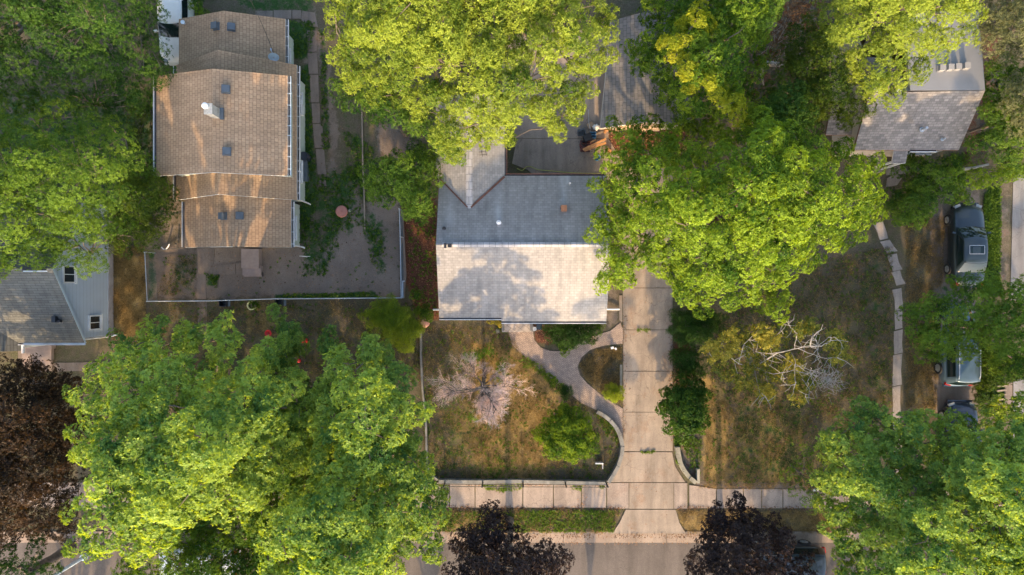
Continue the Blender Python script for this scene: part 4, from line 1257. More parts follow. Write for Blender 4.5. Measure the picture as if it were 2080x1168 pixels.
chain_fence([(294, 512), (299, 612), (430, 611), (560, 607), (700, 606), (815, 605)], 1.15, 'chain link fence along the front of the bare yard of the tan roofed house')
chain_fence([(811, 424), (813, 480), (815, 603)], 1.15, 'chain link fence between the bare yard and the red brown mulch bed')
b = MB(); b.tube([P(735, 225, .05), P(736, 270, .07), P(737, 330, .05), P(740, 400, .06), P(741, 466, .05)], [0.04, 0.045, 0.05, 0.05, 0.045], 7); tag(b.build('timber_edging', M_woodold), 'thin timber edging pole running up the weedy yard beside the round cover', 'edging')
b = MB(); b.prism(PX([(813, 428), (820, 430), (826, 560), (822, 604), (816, 604)]), 0, 0.18)
tag(b.build('kerb_strip', M_side), 'narrow concrete strip at the foot of the side fence by the mulch bed', 'kerb')
b = MB(); b.tube([P(818, 605, 1.1), P(818, 571, 1.1), P(818, 571, 0.0)], 0.03, 8); b.tube([P(822, 571, 1.1), P(818, 571, 1.1)], 0.03, 8)
tag(b.build('gate_frame', M_steel), 'short steel pipe gate frame at the corner of the two fences', 'gate')

def low_wall(px_line, w, h, label, mat, name='retaining_wall', seg=0.7, jit=0.02):
    b = MB()
    pts = [Vector(P(x, y, 0)) for x, y in px_line]
    for a, c in zip(pts[:-1], pts[1:]):
        L = (c - a).length; n = max(1, round(L / seg)); d = (c - a).normalized(); nn = Vector((-d.y, d.x, 0)) * w / 2
        for i in range(n):
            p = a + d * (L * i / n + 0.006); q = a + d * (L * (i + 1) / n - 0.006)
            j = random.uniform(-jit, jit)
            b.prism([tuple((p + nn)[:2]), tuple((q + nn)[:2]), tuple((q - nn)[:2]), tuple((p - nn)[:2])], -0.03, h + j)
    return tag(b.build(name, mat), label, 'wall')
low_wall([(856, 668), (856, 720), (859, 790), (866, 860), (868, 940), (872, 960), (890, 973)], 0.11, 0.25, 'weathered low concrete wall down the left side of the front lawn', M_wallstone)
low_wall([(892, 975), (980, 976), (1060, 975), (1150, 977), (1231, 979)], 0.20, 0.35, 'straight low concrete wall between the front lawn and the sidewalk', M_wallstone, seg=1.6)
low_wall([(1234, 977), (1244, 962), (1254, 944), (1261, 922), (1263, 904), (1258, 882), (1250, 866), (1238, 852), (1224, 841), (1211, 834)], 0.21, 0.38, 'curved grey low wall between the front lawn and the driveway', M_wallstone, seg=2.0)
low_wall([(1374, 906), (1376, 920), (1380, 938), (1388, 954), (1399, 968), (1411, 978)], 0.24, 0.3, 'curved pale stone block wall at the planting bed right of the driveway', M_stonepale, seg=0.35, jit=0.03)
low_wall([(1416, 979), (1416, 950)], 0.16, 0.3, 'short straight pale end of the planting bed wall at the sidewalk', M_stonepale)
# pipe railing on the straight wall
rl = empty('pipe_railing', P(980, 976, 0), 'dark two rail pipe railing standing on the low wall by the sidewalk', 'railing')
for px in (905, 981, 1062, 1147, 1229):
    q = P(px, 976.5, 0); b = MB(); b.cyl((q[0], q[1], 0.3), 0.042, 0.98, 10); b.lathe((q[0], q[1], 1.28), [(0.05, 0), (0.04, 0.04), (0, 0.06)], 10); b.build('post', M_steeldark, rl)
for z in (0.72, 1.16):
    b = MB(); q0, q1 = P(905, 976.5, 0), P(1229, 978, 0); b.tube([(q0[0], q0[1], z), (q1[0], q1[1], z)], 0.022, 8); b.build('rail', M_steeldark, rl)

# pale steel lamp pole at the lower left, cut by the frame
lp = empty('street_lamp', P(171, 1131, 0), 'pale steel street lamp pole rising over the road at the lower left corner', 'street lamp')
b = MB(); q = P(171, 1131, 0); b.tube([(q[0], q[1], -0.1), (q[0], q[1], 7.8)], [0.11, 0.06], 12); b.cyl((q[0], q[1], -0.1), 0.19, 0.25, 12); b.build('pole', M_trimblue, lp)
b = MB(); b.tube([(q[0], q[1], 7.7), (q[0], q[1] - 0.8, 8.1), (q[0], q[1] - 1.8, 8.2)], [0.05, 0.045, 0.04], 8); ar = b.build('arm', M_trimblue, lp)
b = MB(); b.box((q[0], q[1] - 2.1, 8.18), (0.3, 0.75, 0.14)); b.build('lamp_head', M_steel, ar)

# overhead cable to the tan house
pts = []
a_, c_ = Vector(P(478, -60, 7.5)), Vector(on_ns(A, 560, 112)) + Vector((0, 0, 0.35))
for i in range(17):
    t = i / 16; q = a_.lerp(c_, t); q.z -= 0.5 * math.sin(math.pi * t); pts.append(q)
b = MB(); b.tube(pts, 0.013, 5); tag(b.build('overhead_cable', M_black), 'thin black service cable coming down onto the rear roof with the dish', 'cable')

# ------------------------------------------------------------------ small things in the yards
def thing(name, mb, mat, label, cat, group=None, smooth=False, at=None):
    o = mb.build(name, mat, smooth=smooth, origin=at)
    return tag(o, label, cat, group)
q = P(695, 430, 0)
b = MB(); b.lathe(q, [(0.0, 0.0), (0.30, 0.0), (0.34, 0.05), (0.34, 0.16), (0.29, 0.20), (0.0, 0.22)], 24); b.cyl((q[0], q[1], 0.21), 0.04, 0.04, 8)
thing('well_lid', b, M_lid, 'faded red round well cover in the weeds of the bare yard', 'cover')
b = MB(); q = P(704, 428, 0); b.lathe((P(711, 426)[0], q[1], 0), [(0.0, 0.0), (0.07, 0.01), (0.11, 0.06), (0.06, 0.12), (0.0, 0.13)], 9); thing('rock', b, M_stonepale, 'small pale rock beside the faded red round cover', 'rock')
# yellow planter with a plant
pl = empty('planter', P(516, 620, 0), 'round planter with a pale yellow rim and green plant by the fence', 'planter')
q = P(516, 620, 0)
b = MB(); b.lathe(q, [(0.2, 0.0), (0.25, 0.32), (0.27, 0.38), (0.235, 0.39), (0.21, 0.30), (0, 0.30)], 28); b.build('pot', M_yellow, pl, smooth=False)
b = MB(); b.cyl((q[0], q[1], 0.29), 0.2, 0.03, 16); b.build('soil', M_soil, pl)
def bin_(px, py, label, s=0.42):
    q = P(px, py, 0.5); r = empty('storage_bin', (q[0], q[1], 0), label, 'bin')
    b = MB()
    b.grid([[(q[0] + sx * k, q[1] + sy * k, z) for sx, sy in ((-1, -1), (1, -1), (1, 1), (-1, 1))] for k, z in ((s * 0.42, 0.0), (s * 0.5, 0.5), (s * 0.44, 0.5), (s * 0.38, 0.12))], 0, closed=True)
    b.face([(q[0] + sx * s * 0.38, q[1] + sy * s * 0.38, 0.12) for sx, sy in ((-1, -1), (1, -1), (1, 1), (-1, 1))]); b.build('body', M_black, r)
    b = MB(); b.box((q[0] + s * 0.75, q[1] - 0.02, 0.36), (s * 0.35, s * 0.8, 0.05)); b.build('flap', M_vent, r)
bin_(452, 615.5, 'open black bin outside the fence to the left of the yellow rimmed planter')
bin_(566, 614.5, 'open black bin outside the fence to the right of the yellow rimmed planter')
for px, py, r_, lab, flat in ((544, 677, 0.20, 'red bowl shaped toy lying on the grass just above the big maple', 0.5), (618, 692, 0.19, 'dark red ball on the grass to the right of the red bowl shaped toy', 1.0), (606, 733, 0.12, 'small red ball half hidden among the maple leaves', 1.0)):
    q = P(px, py, 0.2); b = MB()
    if flat < 1: b.lathe((q[0], q[1], 0), [(0.06, 0.0), (r_ * 0.8, 0.05), (r_, 0.16), (r_ * 0.9, 0.17), (r_ * 0.5, 0.07), (0.0, 0.06)], 18)
    else: b.lathe((q[0], q[1], 0), [(r_ * math.sin(a * math.pi / 10), r_ - r_ * math.cos(a * math.pi / 10)) for a in range(11)], 20)
    thing('toy_bowl' if flat < 1 else 'ball', b, M_red, lab, 'toy' if flat < 1 else 'ball', smooth=True)
q = P(864, 656, 0); b = MB(); b.lathe(q, [(0.0, 0.0), (0.24, 0.0), (0.27, 0.08), (0.22, 0.16), (0.1, 0.19), (0, 0.2)], 11); thing('stepping_stone', b, M_terra, 'round pink sandstone block at the top of the side wall near the grey roof corner', 'stone')
q = P(1011, 672, 0); b = MB(); b.lathe(q, [(0.0, 0.0), (0.13, 0.0), (0.15, 0.05), (0.1, 0.10), (0, 0.12)], 7); thing('rock', b, M_stonepale, 'pale angular rock beside the flagstone front steps', 'rock')
# bent white pipe by the tan house
b = MB(); b.tube([P(328, 502, 0.1), P(333, 507, 0.1), P(338, 506, 0.1), P(342, 500, 0.3), P(344, 496, 0.5)], 0.035, 6); thing('bent_pipe', b, M_trim, 'bent white pipe lying behind the fence left of the tan roof', 'pipe')
b = MB(); b.tube([P(300, 512, 0.9), P(330, 508, 0.9), P(372, 503, 0.9)], 0.02, 6); b.tube([P(357, 495, 0.5), P(361, 504, 0.1)], 0.05, 6); thing('leaning_rail', b, M_steeldark, 'dark rail running from the fence corner to the tan house', 'rail')
# small white stake cross
b = MB(); q = P(624, 522, 0); b.tube([(q[0], q[1], 0), (q[0] - 0.02, q[1] + 0.0, 0.9)], 0.02, 6); b.tube([(q[0] - 0.22, q[1] + 0.02, 0.75), (q[0] + 0.4, q[1], 0.75)], 0.012, 5); thing('garden_stake', b, M_trim, 'thin white cross shaped stake in the dark weeds of the bare yard', 'stake')
# barrel and long planter at the east wall of the tan house
q = P(617, 317, 0.7); b = MB(); b.lathe((q[0], q[1], 0), [(0, 0), (0.24, 0), (0.29, 0.4), (0.24, 0.8), (0, 0.82)], 18); thing('barrel', b, M_pnavy, 'dark blue barrel against the cream wall of the tan roofed house', 'barrel')
q = P(620, 345, 0.3); b = MB(); b.box((q[0], q[1], 0.25), (0.22, 1.3, 0.5)); b.box((q[0] + 0.02, q[1], 0.52), (0.3, 1.36, 0.04)); thing('storage_box', b, M_vent, 'long narrow dark box below the cream wall next to the barrel', 'box')
# white markers and litter in the small lawn island
q = P(1243, 706, 0); b = MB(); b.box((q[0], q[1], 0.12), (0.16, 0.12, 0.24), 0.3); b.box((q[0] + 0.2, q[1] - 0.06, 0.08), (0.10, 0.12, 0.16), 0.6); thing('white_block', b, M_trim, 'pair of small white blocks in the grass island by the driveway', 'block')
q = P(1216, 938, 0); b = MB(); b.box((q[0], q[1], 0.18), (0.42, 0.03, 0.3)); b.box((q[0] + 0.2, q[1] - 0.16, 0.18), (0.03, 0.34, 0.3)); b.box((q[0], q[1] - 0.02, 0.34), (0.46, 0.06, 0.03)); thing('corner_board', b, M_trim, 'small white corner board in the bed beside the round tree', 'board')
q = P(1236, 755, 0)
b = MB(); b.box((P(1261, 748)[0], P(0, 770)[1], 0.06), (0.14, 1.7, 0.12)); thing('edging_stone', b, M_stonepale, 'pale edging stones between the grass island and the driveway', 'edging')
b = MB(); q = P(1095, 663, 0.3); b.box((q[0], q[1], 0.25), (0.28, 0.34, 0.5)); b.box((q[0], q[1] + 0.02, 0.52), (0.32, 0.38, 0.04)); thing('storage_box', b, M_pslate, 'small dark blue box beside the flagstone front steps', 'box')
b = MB(); q = P(1086, 668, 0.2); b.lathe((q[0], q[1], 0), [(0.08, 0), (0.12, 0.22), (0.1, 0.23), (0, 0.2)], 12); thing('flower_pot', b, M_trim, 'small white flower pot beside the flagstone front steps', 'pot')
# white litter by the sidewalk
b = MB(); q = P(1656, 995, 0.05); b.box((q[0], q[1], 0.06), (0.3, 0.14, 0.08), 0.2); b.box((q[0] + 0.16, q[1] + 0.05, 0.05), (0.12, 0.1, 0.06), 0.9); thing('litter', b, M_whiteplastic, 'crumpled white wrapper on the edge of the right hand sidewalk', 'litter')

# junk on the patio
b = MB(); q = P(1181, 270, 0.2)
b.grid([[(q[0] + sx * k, q[1] + sy * k * 0.7, z) for sx, sy in ((-1, -1), (1, -1), (1, 1), (-1, 1))] for k, z in ((0.2, 0.02), (0.24, 0.35), (0.2, 0.35), (0.17, 0.1))], 0, closed=True); b.box((q[0], q[1], 0.08), (0.3, 0.2, 0.03)); b.box((q[0] - 0.03, q[1] + 0.13, 0.4), (0.5, 0.05, 0.05), 0.5)
thing('crate', b, M_vent, 'grey blue open crate at the left edge of the patio clutter', 'crate')
b = MB(); q = P(1193, 280, 0.2); b.box((q[0], q[1], 0.2), (0.42, 0.36, 0.38), 0.4); b.box((q[0], q[1], 0.4), (0.46, 0.4, 0.04), 0.4); thing('tool_box', b, M_black, 'black lidded box between the grey crate and the blue crate', 'box')
b = MB(); q = P(1198, 254, 0.1)
M = Matrix.Rotation(0.5, 3, 'Z') @ Matrix.Rotation(0.25, 3, 'X'); b.box((q[0], q[1], 0.14), (0.32, 0.24, 0.02), 0, 0, M)
M = Matrix.Rotation(-0.5, 3, 'Z') @ Matrix.Rotation(-0.3, 3, 'X'); b.box((q[0] + 0.12, q[1] + 0.02, 0.16), (0.26, 0.26, 0.02), 0, 0, M); b.box((q[0] + 0.05, q[1], 0.06), (0.3, 0.3, 0.1), 0.3)
thing('cardboard_box', b, M_card, 'opened cardboard box next to the white sack on the patio', 'box')
b = MB(); q = P(1211, 258, 0.2)
rows = []
for i in range(9):
    a = math.pi * i / 8
    rows.append([(q[0] + 0.21 * math.sin(a) * math.cos(t * math.pi / 7) * (1 + 0.18 * math.sin(3.1 * t + i)), q[1] + 0.19 * math.sin(a) * math.sin(t * math.pi / 7) * (1 + 0.2 * math.cos(2.3 * t)), 0.16 - 0.16 * math.cos(a)) for t in range(14)])
b.grid(rows, 0, closed=True); thing('plastic_sack', b, M_whiteplastic, 'crumpled white plastic sack at the garage corner', 'sack')
b = MB(); q = P(1204, 275, 0.2)
for dx, dy, sx_, sy_ in ((0, 0.16, 0.34, 0.03), (0, -0.16, 0.34, 0.03), (0.16, 0, 0.03, 0.3), (-0.16, 0, 0.03, 0.3), (0, 0.0, 0.3, 0.03)): b.box((q[0] + dx, q[1] + dy, 0.24), (sx_, sy_, 0.26))
b.box((q[0], q[1], 0.1), (0.34, 0.34, 0.03)); thing('crate', b, M_blueplastic, 'bright blue crate below the white sack', 'crate')
for i, (x0, y0, x1, y1, w_, z_, lab) in enumerate(((1184, 304, 1231, 282, 0.12, 0.46, 'upper of the two long orange boards on the patio clutter'), (1187, 306, 1231, 290, 0.13, 0.40, 'lower of the two long orange boards on the patio clutter'), (1199, 289, 1210, 284, 0.06, 0.42, 'short orange offcut lying across the patio clutter'))):
    a_, c_ = Vector(P(x0, y0, z_)), Vector(P(x1, y1, z_)); m_ = (a_ + c_) / 2; d = c_ - a_
    b = MB(); b.box(m_, (d.length, w_, 0.035), math.atan2(d.y, d.x)); thing('wooden_board', b, M_wood, lab, 'board', at=m_)
b = MB(); q = P(1213, 302, 0.1)
for k in range(5): b.box((q[0] + 0.0, q[1] - 0.26 + 0.13 * k, 0.19 + 0.004 * k), (0.95, 0.09, 0.03), 0.35)
for k in (-1, 0, 1): b.box((q[0] + 0.4 * k, q[1] + 0.1 * k, 0.09), (0.07, 0.6, 0.14), 0.35)
thing('pallet', b, M_woodold, 'old weathered pallet under the orange boards', 'pallet')
b = MB(); q = P(1190, 296, 0.1)
rows = []
for i in range(9):
    rows.append([(q[0] - 0.35 + 0.09 * i + 0.03 * math.sin(j), q[1] - 0.35 + 0.08 * j, 0.16 + 0.06 * math.sin(i * 1.3 + j) + 0.04 * math.cos(j * 2.1)) for j in range(9)])
b.grid(rows, 0); b.grid([[(x, y, z - 0.1) for x, y, z in r] for r in rows], 0); thing('tarp', b, M_maroon, 'crumpled dark maroon tarp at the lower left of the patio clutter', 'tarp')
b = MB(); q = P(1186, 292, 0.2); b.lathe((q[0], q[1], 0), [(0.0, 0.0), (0.14, 0.0), (0.17, 0.32), (0.14, 0.33), (0.12, 0.12), (0, 0.12)], 16); thing('bucket', b, M_black, 'round black bucket beside the maroon tarp', 'bucket')
b = MB(); q = P(1206, 312, 0.1); b.box((q[0], q[1] + 0.02, 0.15), (0.1, 0.5, 0.05), 0.2); b.box((q[0] + 0.08, q[1], 0.22), (0.07, 0.35, 0.05), -0.2); thing('wood_offcuts', b, M_wood, 'two short offcuts pointing down from the orange boards', 'wood')
b = MB(); q = P(1212, 321, 0.1); b.lathe((q[0], q[1], 0), [(0.0, 0.0), (0.15, 0.0), (0.2, 0.26), (0.17, 0.27), (0.13, 0.06), (0, 0.06)], 16); thing('bucket', b, M_blueplastic, 'blue tub at the bottom of the patio clutter', 'bucket')
for i, (px, py) in enumerate(((1233, 304), (1238, 308), (1235, 262), (1229, 266))):
    b = MB(); q = P(px, py, 0.1); b.box((q[0], q[1], 0.11), (0.22, 0.14, 0.2), 0.5 * i); b.box((q[0] + 0.05, q[1] - 0.02, 0.25), (0.2, 0.1, 0.07), 0.9 + i); o = thing('brick_stack', b, M_wood, ['loose orange bricks right of the orange boards', 'second heap of orange bricks nearest the tree right of the boards', 'orange bricks against the garage corner', 'small orange brick heap below the garage corner'][i], 'bricks', group='orange bricks round the patio clutter')
# yellow hose across the patio
pts = [P(1050, 342, .04), P(1060, 347, .04), P(1065, 343, .04), P(1070, 338, .04), P(1078, 338, .04), P(1090, 344, .04), P(1105, 346, .04), P(1130, 348, .04), P(1160, 351, .04), P(1200, 352, .04), P(1230, 352, .04)]
pp = []
for i in range(len(pts) - 1):
    a_, c_ = Vector(pts[i]), Vector(pts[i + 1])
    for t in (0, .33, .66): pp.append(a_.lerp(c_, t))
sm = [pp[0]] + [(pp[i - 1] + pp[i] * 2 + pp[i + 1]) / 4 for i in range(1, len(pp) - 1)] + [pp[-1]]
b = MB(); b.tube(sm, 0.018, 6); thing('garden_hose', b, M_hose, 'yellow green garden hose snaking across the dark patio', 'hose', smooth=True)
b = MB(); b.tube([P(1195, 222, 0.5), P(1196, 250, 0.4), P(1199, 262, 0.3)], 0.012, 5); thing('rope', b, M_steel, 'thin pale rope hanging down to the cardboard box', 'rope')
# east side: timber steps, fallen timber
for k, y in enumerate((784, 793, 802, 811, 820)):
    q = P(2034, y, 0.1); b = MB(); b.box((q[0], q[1], 0.1), (0.55, 0.09, 0.14), 0.1); tag(b.build('timber_step', M_woodold), ['topmost', 'second', 'middle', 'fourth', 'lowest'][k] + ' of the five timber steps beside the brick landing', 'step', 'timber steps at the right edge')
b = MB(); b.tube([P(1950, 345, 1.2), P(1978, 341, 1.3), P(2008, 334, 1.3)], [0.09, 0.08, 0.06], 8); thing('fallen_branch', b, M_barkpale, 'long pale fallen branch lying on the hedge at the right', 'branch')
# ------------------------------------------------------------------ vegetation
L_bright = leaf_mat("leaf_yellow_green", (0.050, 0.110, 0.014), (0.27, 0.34, 0.048), 0.38)
L_maple = leaf_mat("leaf_silver_maple", (0.060, 0.148, 0.040), (0.32, 0.43, 0.085), 0.40)
L_green = leaf_mat("leaf_mid_green", (0.026, 0.080, 0.014), (0.165, 0.265, 0.034), 0.38)
L_fresh = leaf_mat("leaf_fresh_green", (0.040, 0.105, 0.012), (0.24, 0.345, 0.032), 0.38)
L_deep = leaf_mat("leaf_deep_green", (0.014, 0.052, 0.010), (0.080, 0.155, 0.022), 0.32)
L_shrub = leaf_mat("leaf_dark_shrub", (0.014, 0.042, 0.008), (0.055, 0.12, 0.020), 0.25)
L_purple = leaf_mat("leaf_dark_purple", (0.016, 0.012, 0.013), (0.065, 0.042, 0.036), 0.15, 0.45)
L_brownp = leaf_mat("leaf_brown_purple", (0.013, 0.013, 0.011), (0.080, 0.046, 0.025), 0.3, 0.5)
L_olive = leaf_mat("leaf_dull_olive", (0.07, 0.085, 0.04), (0.20, 0.21, 0.10), 0.3)
L_yellow = leaf_mat("leaf_turning_yellow", (0.06, 0.10, 0.02), (0.36, 0.31, 0.05), 0.35)
L_lemon = leaf_mat("leaf_sunlit_lemon", (0.13, 0.19, 0.010), (0.36, 0.38, 0.035), 0.45)  # sunlight put into the leaf colour
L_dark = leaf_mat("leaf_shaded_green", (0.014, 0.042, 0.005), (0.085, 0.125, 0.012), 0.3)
L_dry = leaf_mat("leaf_dry_brown", (0.10, 0.05, 0.025), (0.36, 0.20, 0.11), 0.2, 0.8)
L_fern = leaf_mat("leaf_feathery_green", (0.10, 0.17, 0.018), (0.30, 0.38, 0.045), 0.45)
L_grass = leaf_mat("grass_blades", (0.032, 0.038, 0.017), (0.34, 0.245, 0.12), 0.3, 0.8)
L_weed = leaf_mat("weed_leaves", (0.025, 0.070, 0.008), (0.13, 0.21, 0.022), 0.35)
L_litter = leaf_mat("leaf_litter", (0.09, 0.045, 0.025), (0.42, 0.24, 0.14), 0.1, 0.8)

DENS = 3.3
def nrm(a): return a / (np.linalg.norm(a, axis=-1, keepdims=True) + 1e-9)

def leaves_mesh(pos, nor, L, Wd, k, tone, spread=0.9, droop=0.15, fold=True):
    """pos, nor: tuft centres and normals; k leaves radiate from each tuft -> verts (n*k*4,3), tones"""
    n = len(pos)
    ref = nrm(rng.normal(size=(n, 3)))
    t1 = nrm(np.cross(nor, ref)); t2 = np.cross(nor, t1)
    a0 = rng.uniform(0, 2 * np.pi, n)
    out = []; tn = []
    for i in range(k):
        a = a0 + 2 * np.pi * i / k + rng.uniform(-0.35, 0.35, n)
        d = t1 * np.cos(a)[:, None] + t2 * np.sin(a)[:, None]
        s = np.cross(nor, d)
        ll = L * rng.uniform(0.65, 1.2, n)[:, None]
        ww = Wd * rng.uniform(0.7, 1.2, n)[:, None]
        lift = rng.uniform(0.1, 0.8, n)[:, None] * (1 - spread) + rng.uniform(-droop, droop * 0.6, n)[:, None]
        tip = pos + d * ll + nor * ll * lift
        mid = pos + d * ll * 0.5 + nor * ll * (lift * 0.5 + 0.05)
        tw = rng.uniform(-0.5, 0.5, n)[:, None]
        base = pos + d * ll * 0.06
        v = np.stack([base, mid + s * ww / 2 + nor * ww * tw, tip, mid - s * ww / 2 - nor * ww * tw], 1)
        out.append(v)
        tn.append(np.clip(tone + rng.normal(0, 0.13, n), 0, 1))
    return np.concatenate(out).reshape(-1, 3), np.concatenate(tn)

def hexpoints(poly, spacing, jit=0.35):
    xs = [p[0] for p in poly]; ys = [p[1] for p in poly]
    pts = []
    y = min(ys) - spacing; r = 0
    while y < max(ys) + spacing:
        x = min(xs) - spacing + (spacing / 2 if r % 2 else 0)
        while x < max(xs) + spacing:
            pts.append((x + random.uniform(-jit, jit) * spacing, y + random.uniform(-jit, jit) * spacing)); x += spacing
        y += spacing * 0.866; r += 1
    p = np.array(pts)
    return p[in_poly(p[:, 0], p[:, 1], poly)]

def crown(poly, zr, zt, spacing, seed, wob=0.8, layers=1, density=1.0, thin=1.0, lip=0.0, cut=None):
    """clump centres for a crown whose rim (height zr) is seen as poly (photo px) and whose top is zt.
       The dome stands over the rim's own centre, so the tree is upright in the world."""
    random.seed(seed); rng2 = np.random.default_rng(seed)
    P2 = np.array(poly, float)
    # area centroid
    x, y = P2[:, 0], P2[:, 1]; x1, y1 = np.roll(x, -1), np.roll(y, -1)
    A_ = (x * y1 - x1 * y).sum() / 2
    c = np.array([((x + x1) * (x * y1 - x1 * y)).sum(), ((y + y1) * (x * y1 - x1 * y)).sum()]) / (6 * A_)
    pk = np.array([1040, 584]) + (c - np.array([1040, 584])) * (CAM_H - zr) / (CAM_H - zt)
    if not in_poly(np.array([pk[0]]), np.array([pk[1]]), poly)[0]: pk = c + (pk - c) * 0.4
    sp = spacing * FPX / (CAM_H - (zr + zt) / 2)
    pts = hexpoints(poly, sp)
    d_edge = poly_dist(pts[:, 0], pts[:, 1], poly)
    dpk = np.hypot(pts[:, 0] - pk[0], pts[:, 1] - pk[1])
    t = dpk / (dpk + d_edge * 1.0 + 1e-6)      # 0 at the peak, 1 at the outline
    t = np.clip(t, 0, 1)
    prof = (1 - t ** 2.4) ** 0.75
    w1 = 1.3 * np.sin(pts[:, 0] / 70.0 + seed) * np.cos(pts[:, 1] / 63.0 + seed * 1.7) + 0.6 * np.sin(pts[:, 0] / 31.0 + seed * 2.1) * np.sin(pts[:, 1] / 37.0 + seed)
    z = zr + (zt - zr) * prof + wob * w1 * np.clip(d_edge / 60, 0.15, 1) + rng2.normal(0, 0.42 * wob, len(pts))
    s = (CAM_H - z) / FPX
    C_ = np.stack([(pts[:, 0] - 1040) * s, (584 - pts[:, 1]) * s, z], -1)
    ctr = np.array([(c[0] - 1040) * (CAM_H - zr) / FPX, (584 - c[1]) * (CAM_H - zr) / FPX])
    keep = rng2.uniform(size=len(pts)) < density
    return C_[keep], ctr, t[keep]

def foliage(centers, ctr, t, zc, cl_r, k, leafL, leafW, tuft, seed, flat=0.5, tone0=0.5, tonevar=0.22, stretch=1.35, under=True, spread=0.55, out_tilt=0.6):
    global rng
    rng = np.random.default_rng(seed + 100)
    n = len(centers)
    rad = cl_r * rng.uniform(0.7, 1.3, n) * (1 - 0.25 * t)
    outd = centers[:, :2] - ctr
    outd = outd / (np.linalg.norm(outd, axis=1, keepdims=True) + 1e-6)
    ang = np.arctan2(outd[:, 1], outd[:, 0]) + rng.normal(0, 0.5, n)
    cnt = np.maximum(4, (DENS * tuft * rad ** 2 / cl_r ** 2).astype(int))
    idx = np.repeat(np.arange(n), cnt)
    m = len(idx)
    u = nrm(rng.normal(size=(m, 3))); u[:, 2] = np.abs(u[:, 2]) * 1.0 - 0.25 * rng.uniform(size=m)
    u = nrm(u)
    rr = rng.uniform(0.5, 1.05, m) ** 0.6
    lx = u[:, 0] * rr * rad[idx] * stretch; ly = u[:, 1] * rr * rad[idx] / stretch ** 0.5; lz = u[:, 2] * rr * rad[idx] * flat
    lz -= 0.18 * np.abs(lx) * (lx > 0)            # twig ends droop outwards
    ca, sa = np.cos(ang[idx]), np.sin(ang[idx])
    pos = centers[idx] + np.stack([lx * ca - ly * sa, lx * sa + ly * ca, lz], -1)
    nor = np.stack([u[:, 0] * ca - u[:, 1] * sa, u[:, 0] * sa + u[:, 1] * ca, u[:, 2]], -1)
    nor = nrm(nor * 0.9 + np.array([0, 0, 0.2]) + np.concatenate([outd[idx] * out_tilt * t[idx][:, None], np.zeros((m, 1))], 1) + rng.normal(0, 0.42, (m, 3)))
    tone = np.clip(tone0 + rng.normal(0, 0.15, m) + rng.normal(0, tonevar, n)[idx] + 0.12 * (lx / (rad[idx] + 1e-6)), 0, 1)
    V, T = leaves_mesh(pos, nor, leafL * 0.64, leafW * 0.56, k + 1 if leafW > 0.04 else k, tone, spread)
    return V, T

def limb_path(a, b, sag=0.12, n=6, wig=0.12):
    a, b = Vector(a), Vector(b); L = (b - a).length
    out = []
    for i in range(n + 1):
        t = i / n; q = a.lerp(b, t)
        q.z += sag * L * math.sin(math.pi * t)
        if 0 < i < n: q += Vector((random.uniform(-1, 1), random.uniform(-1, 1), random.uniform(-0.5, 0.5))) * wig * L / n
        out.append(q)
    return out

